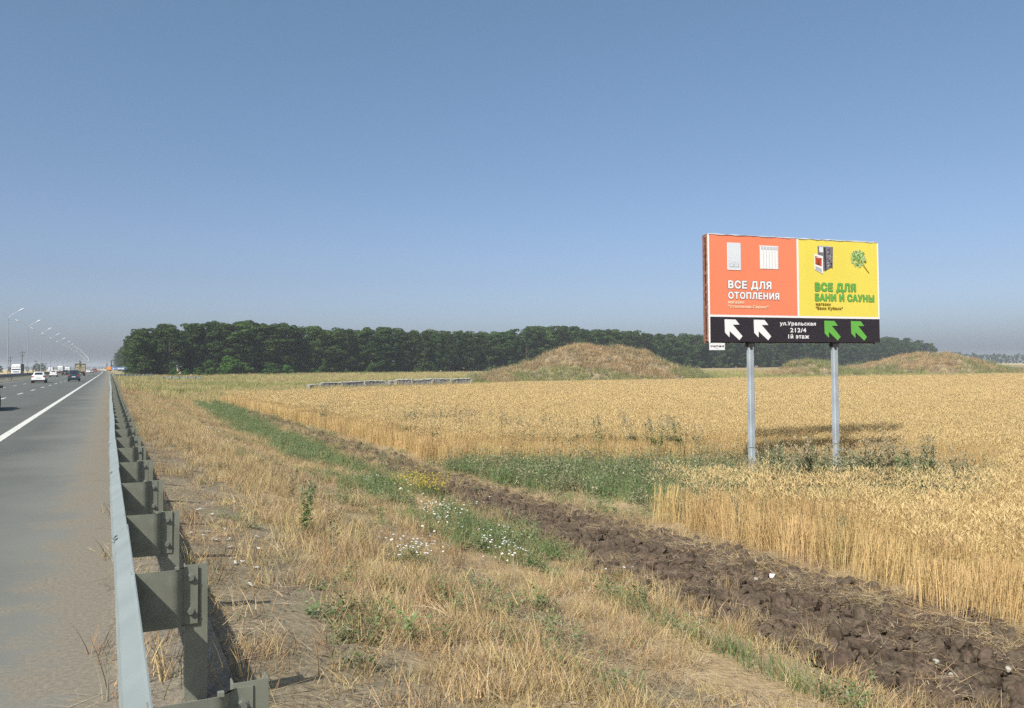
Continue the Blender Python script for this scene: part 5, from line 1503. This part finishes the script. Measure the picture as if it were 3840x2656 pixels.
# ------------------------------------------------------------------ litter, stones and the bottle
random.seed(9)
def scrap_mesh(seed):
    r = random.Random(seed); mb = MB(); n = 6
    mb.loft([[(x, y + r.uniform(-.004, .004), z + r.uniform(0, .014)) for y, z in ((-.012, 0), (.012, 0.004), (.012, .008), (-.012, .006))] for x in np.linspace(-.05, .05, 5)])
    return mb.mesh('paper_scrap', M['scrap'])
SC = [scrap_mesh(s) for s in range(5)]
spx = [(747, 1916), (794, 1933), (766, 2000), (785, 1999), (842, 1990), (797, 2028), (806, 2029), (858, 2029), (866, 2057), (714, 2006), (964, 2018), (970, 2062), (875, 2100), (884, 2117), (910, 2113), (940, 2200), (763, 2012), (880, 1990), (775, 1675), (758, 1655), (837, 1667), (845, 1669), (1080, 1888), (1200, 1878), (1190, 1875), (1212, 1882), (960, 2134), (820, 1795), (870, 1800)]
for i, (px, py) in enumerate(spx):
    X_, Y_ = hit(px, py)
    o = link('paper_scrap', SC[i % 5], None, (X_, Y_, float(ground(X_, Y_)) + .012), (random.uniform(-.1, .1), random.uniform(-.1, .1), random.uniform(0, 3.1)))
    o.scale = (random.uniform(.5, 1.1), 1, 1)
    tag(o, 'small white scrap of litter on the bare soil right of the guardrail', 'litter', 'white scraps of litter by the guardrail')
def stone_mesh(seed):
    me = clod_mesh(seed + 40); me.materials.clear(); me.materials.append(M['concrete_pale']); me.name = 'stone'; return me
ST = [stone_mesh(s) for s in range(3)]
for i, (px, py, s) in enumerate([(2836, 2186, .10), (3510, 2499, .08), (3530, 2469, .07), (3570, 2550, .08), (3778, 2529, .10), (2500, 2047, .07), (1262, 1922, .10), (3803, 2438, .06)]):
    X_, Y_ = hit(px, py)
    o = link('stone', ST[i % 3], None, (X_, Y_, float(ground(X_, Y_)) + .05), (0, 0, random.uniform(0, 6))); o.scale = (s, s, s)
    tag(o, 'small pale stone lying on the dark soil' if i != 6 else 'pale stone lying beside the track in the dry grass', 'stone', 'pale stones lying about' if i != 6 else None)
X_, Y_ = hit(2908, 2187)
bt = empty('bottle', (X_, Y_, float(ground(X_, Y_)) + .10), R(-38), 'brown glass bottle with a white label lying on the dark soil', 'bottle')
b = MB(); b.loft([[(x, r * math.cos(a), r * math.sin(a)) for a in np.linspace(0, 6.283, 15)[:-1]] for x, r in ((-.11, .03), (-.105, .036), (.04, .036), (.07, .028), (.10, .014), (.15, .0125))])
b.build('glass_body', M['bottle'], bt, True)
b = MB(); b.loft([[(x, r * math.cos(a), r * math.sin(a)) for a in np.linspace(0, 6.283, 15)[:-1]] for x, r in ((-.085, .0372), (-.005, .0372))], caps=False); b.build('paper_label', M['white'], bt, True)
b = MB(); b.tube([(.148, 0, 0), (.162, 0, 0)], .015, 10); b.build('cap', M['dark'], bt)

# ------------------------------------------------------------------ haze
hz = MB(); hz.box((0, 1400, 9.0), (5200, 5200, 25))
hm = bpy.data.materials.new('thin_summer_haze'); hm.use_nodes = True
n, l = hm.node_tree.nodes, hm.node_tree.links; n.clear()
o_ = n.new('ShaderNodeOutputMaterial'); v_ = n.new('ShaderNodeVolumePrincipled')
v_.inputs['Color'].default_value = (.86, .92, 1.0, 1); v_.inputs['Density'].default_value = 0.00026; v_.inputs['Anisotropy'].default_value = 0.0
l.new(v_.outputs[0], o_.inputs['Volume'])
h = hz.build('haze', hm); tag(h, 'thin bluish summer haze in the air', None, None, 'stuff')
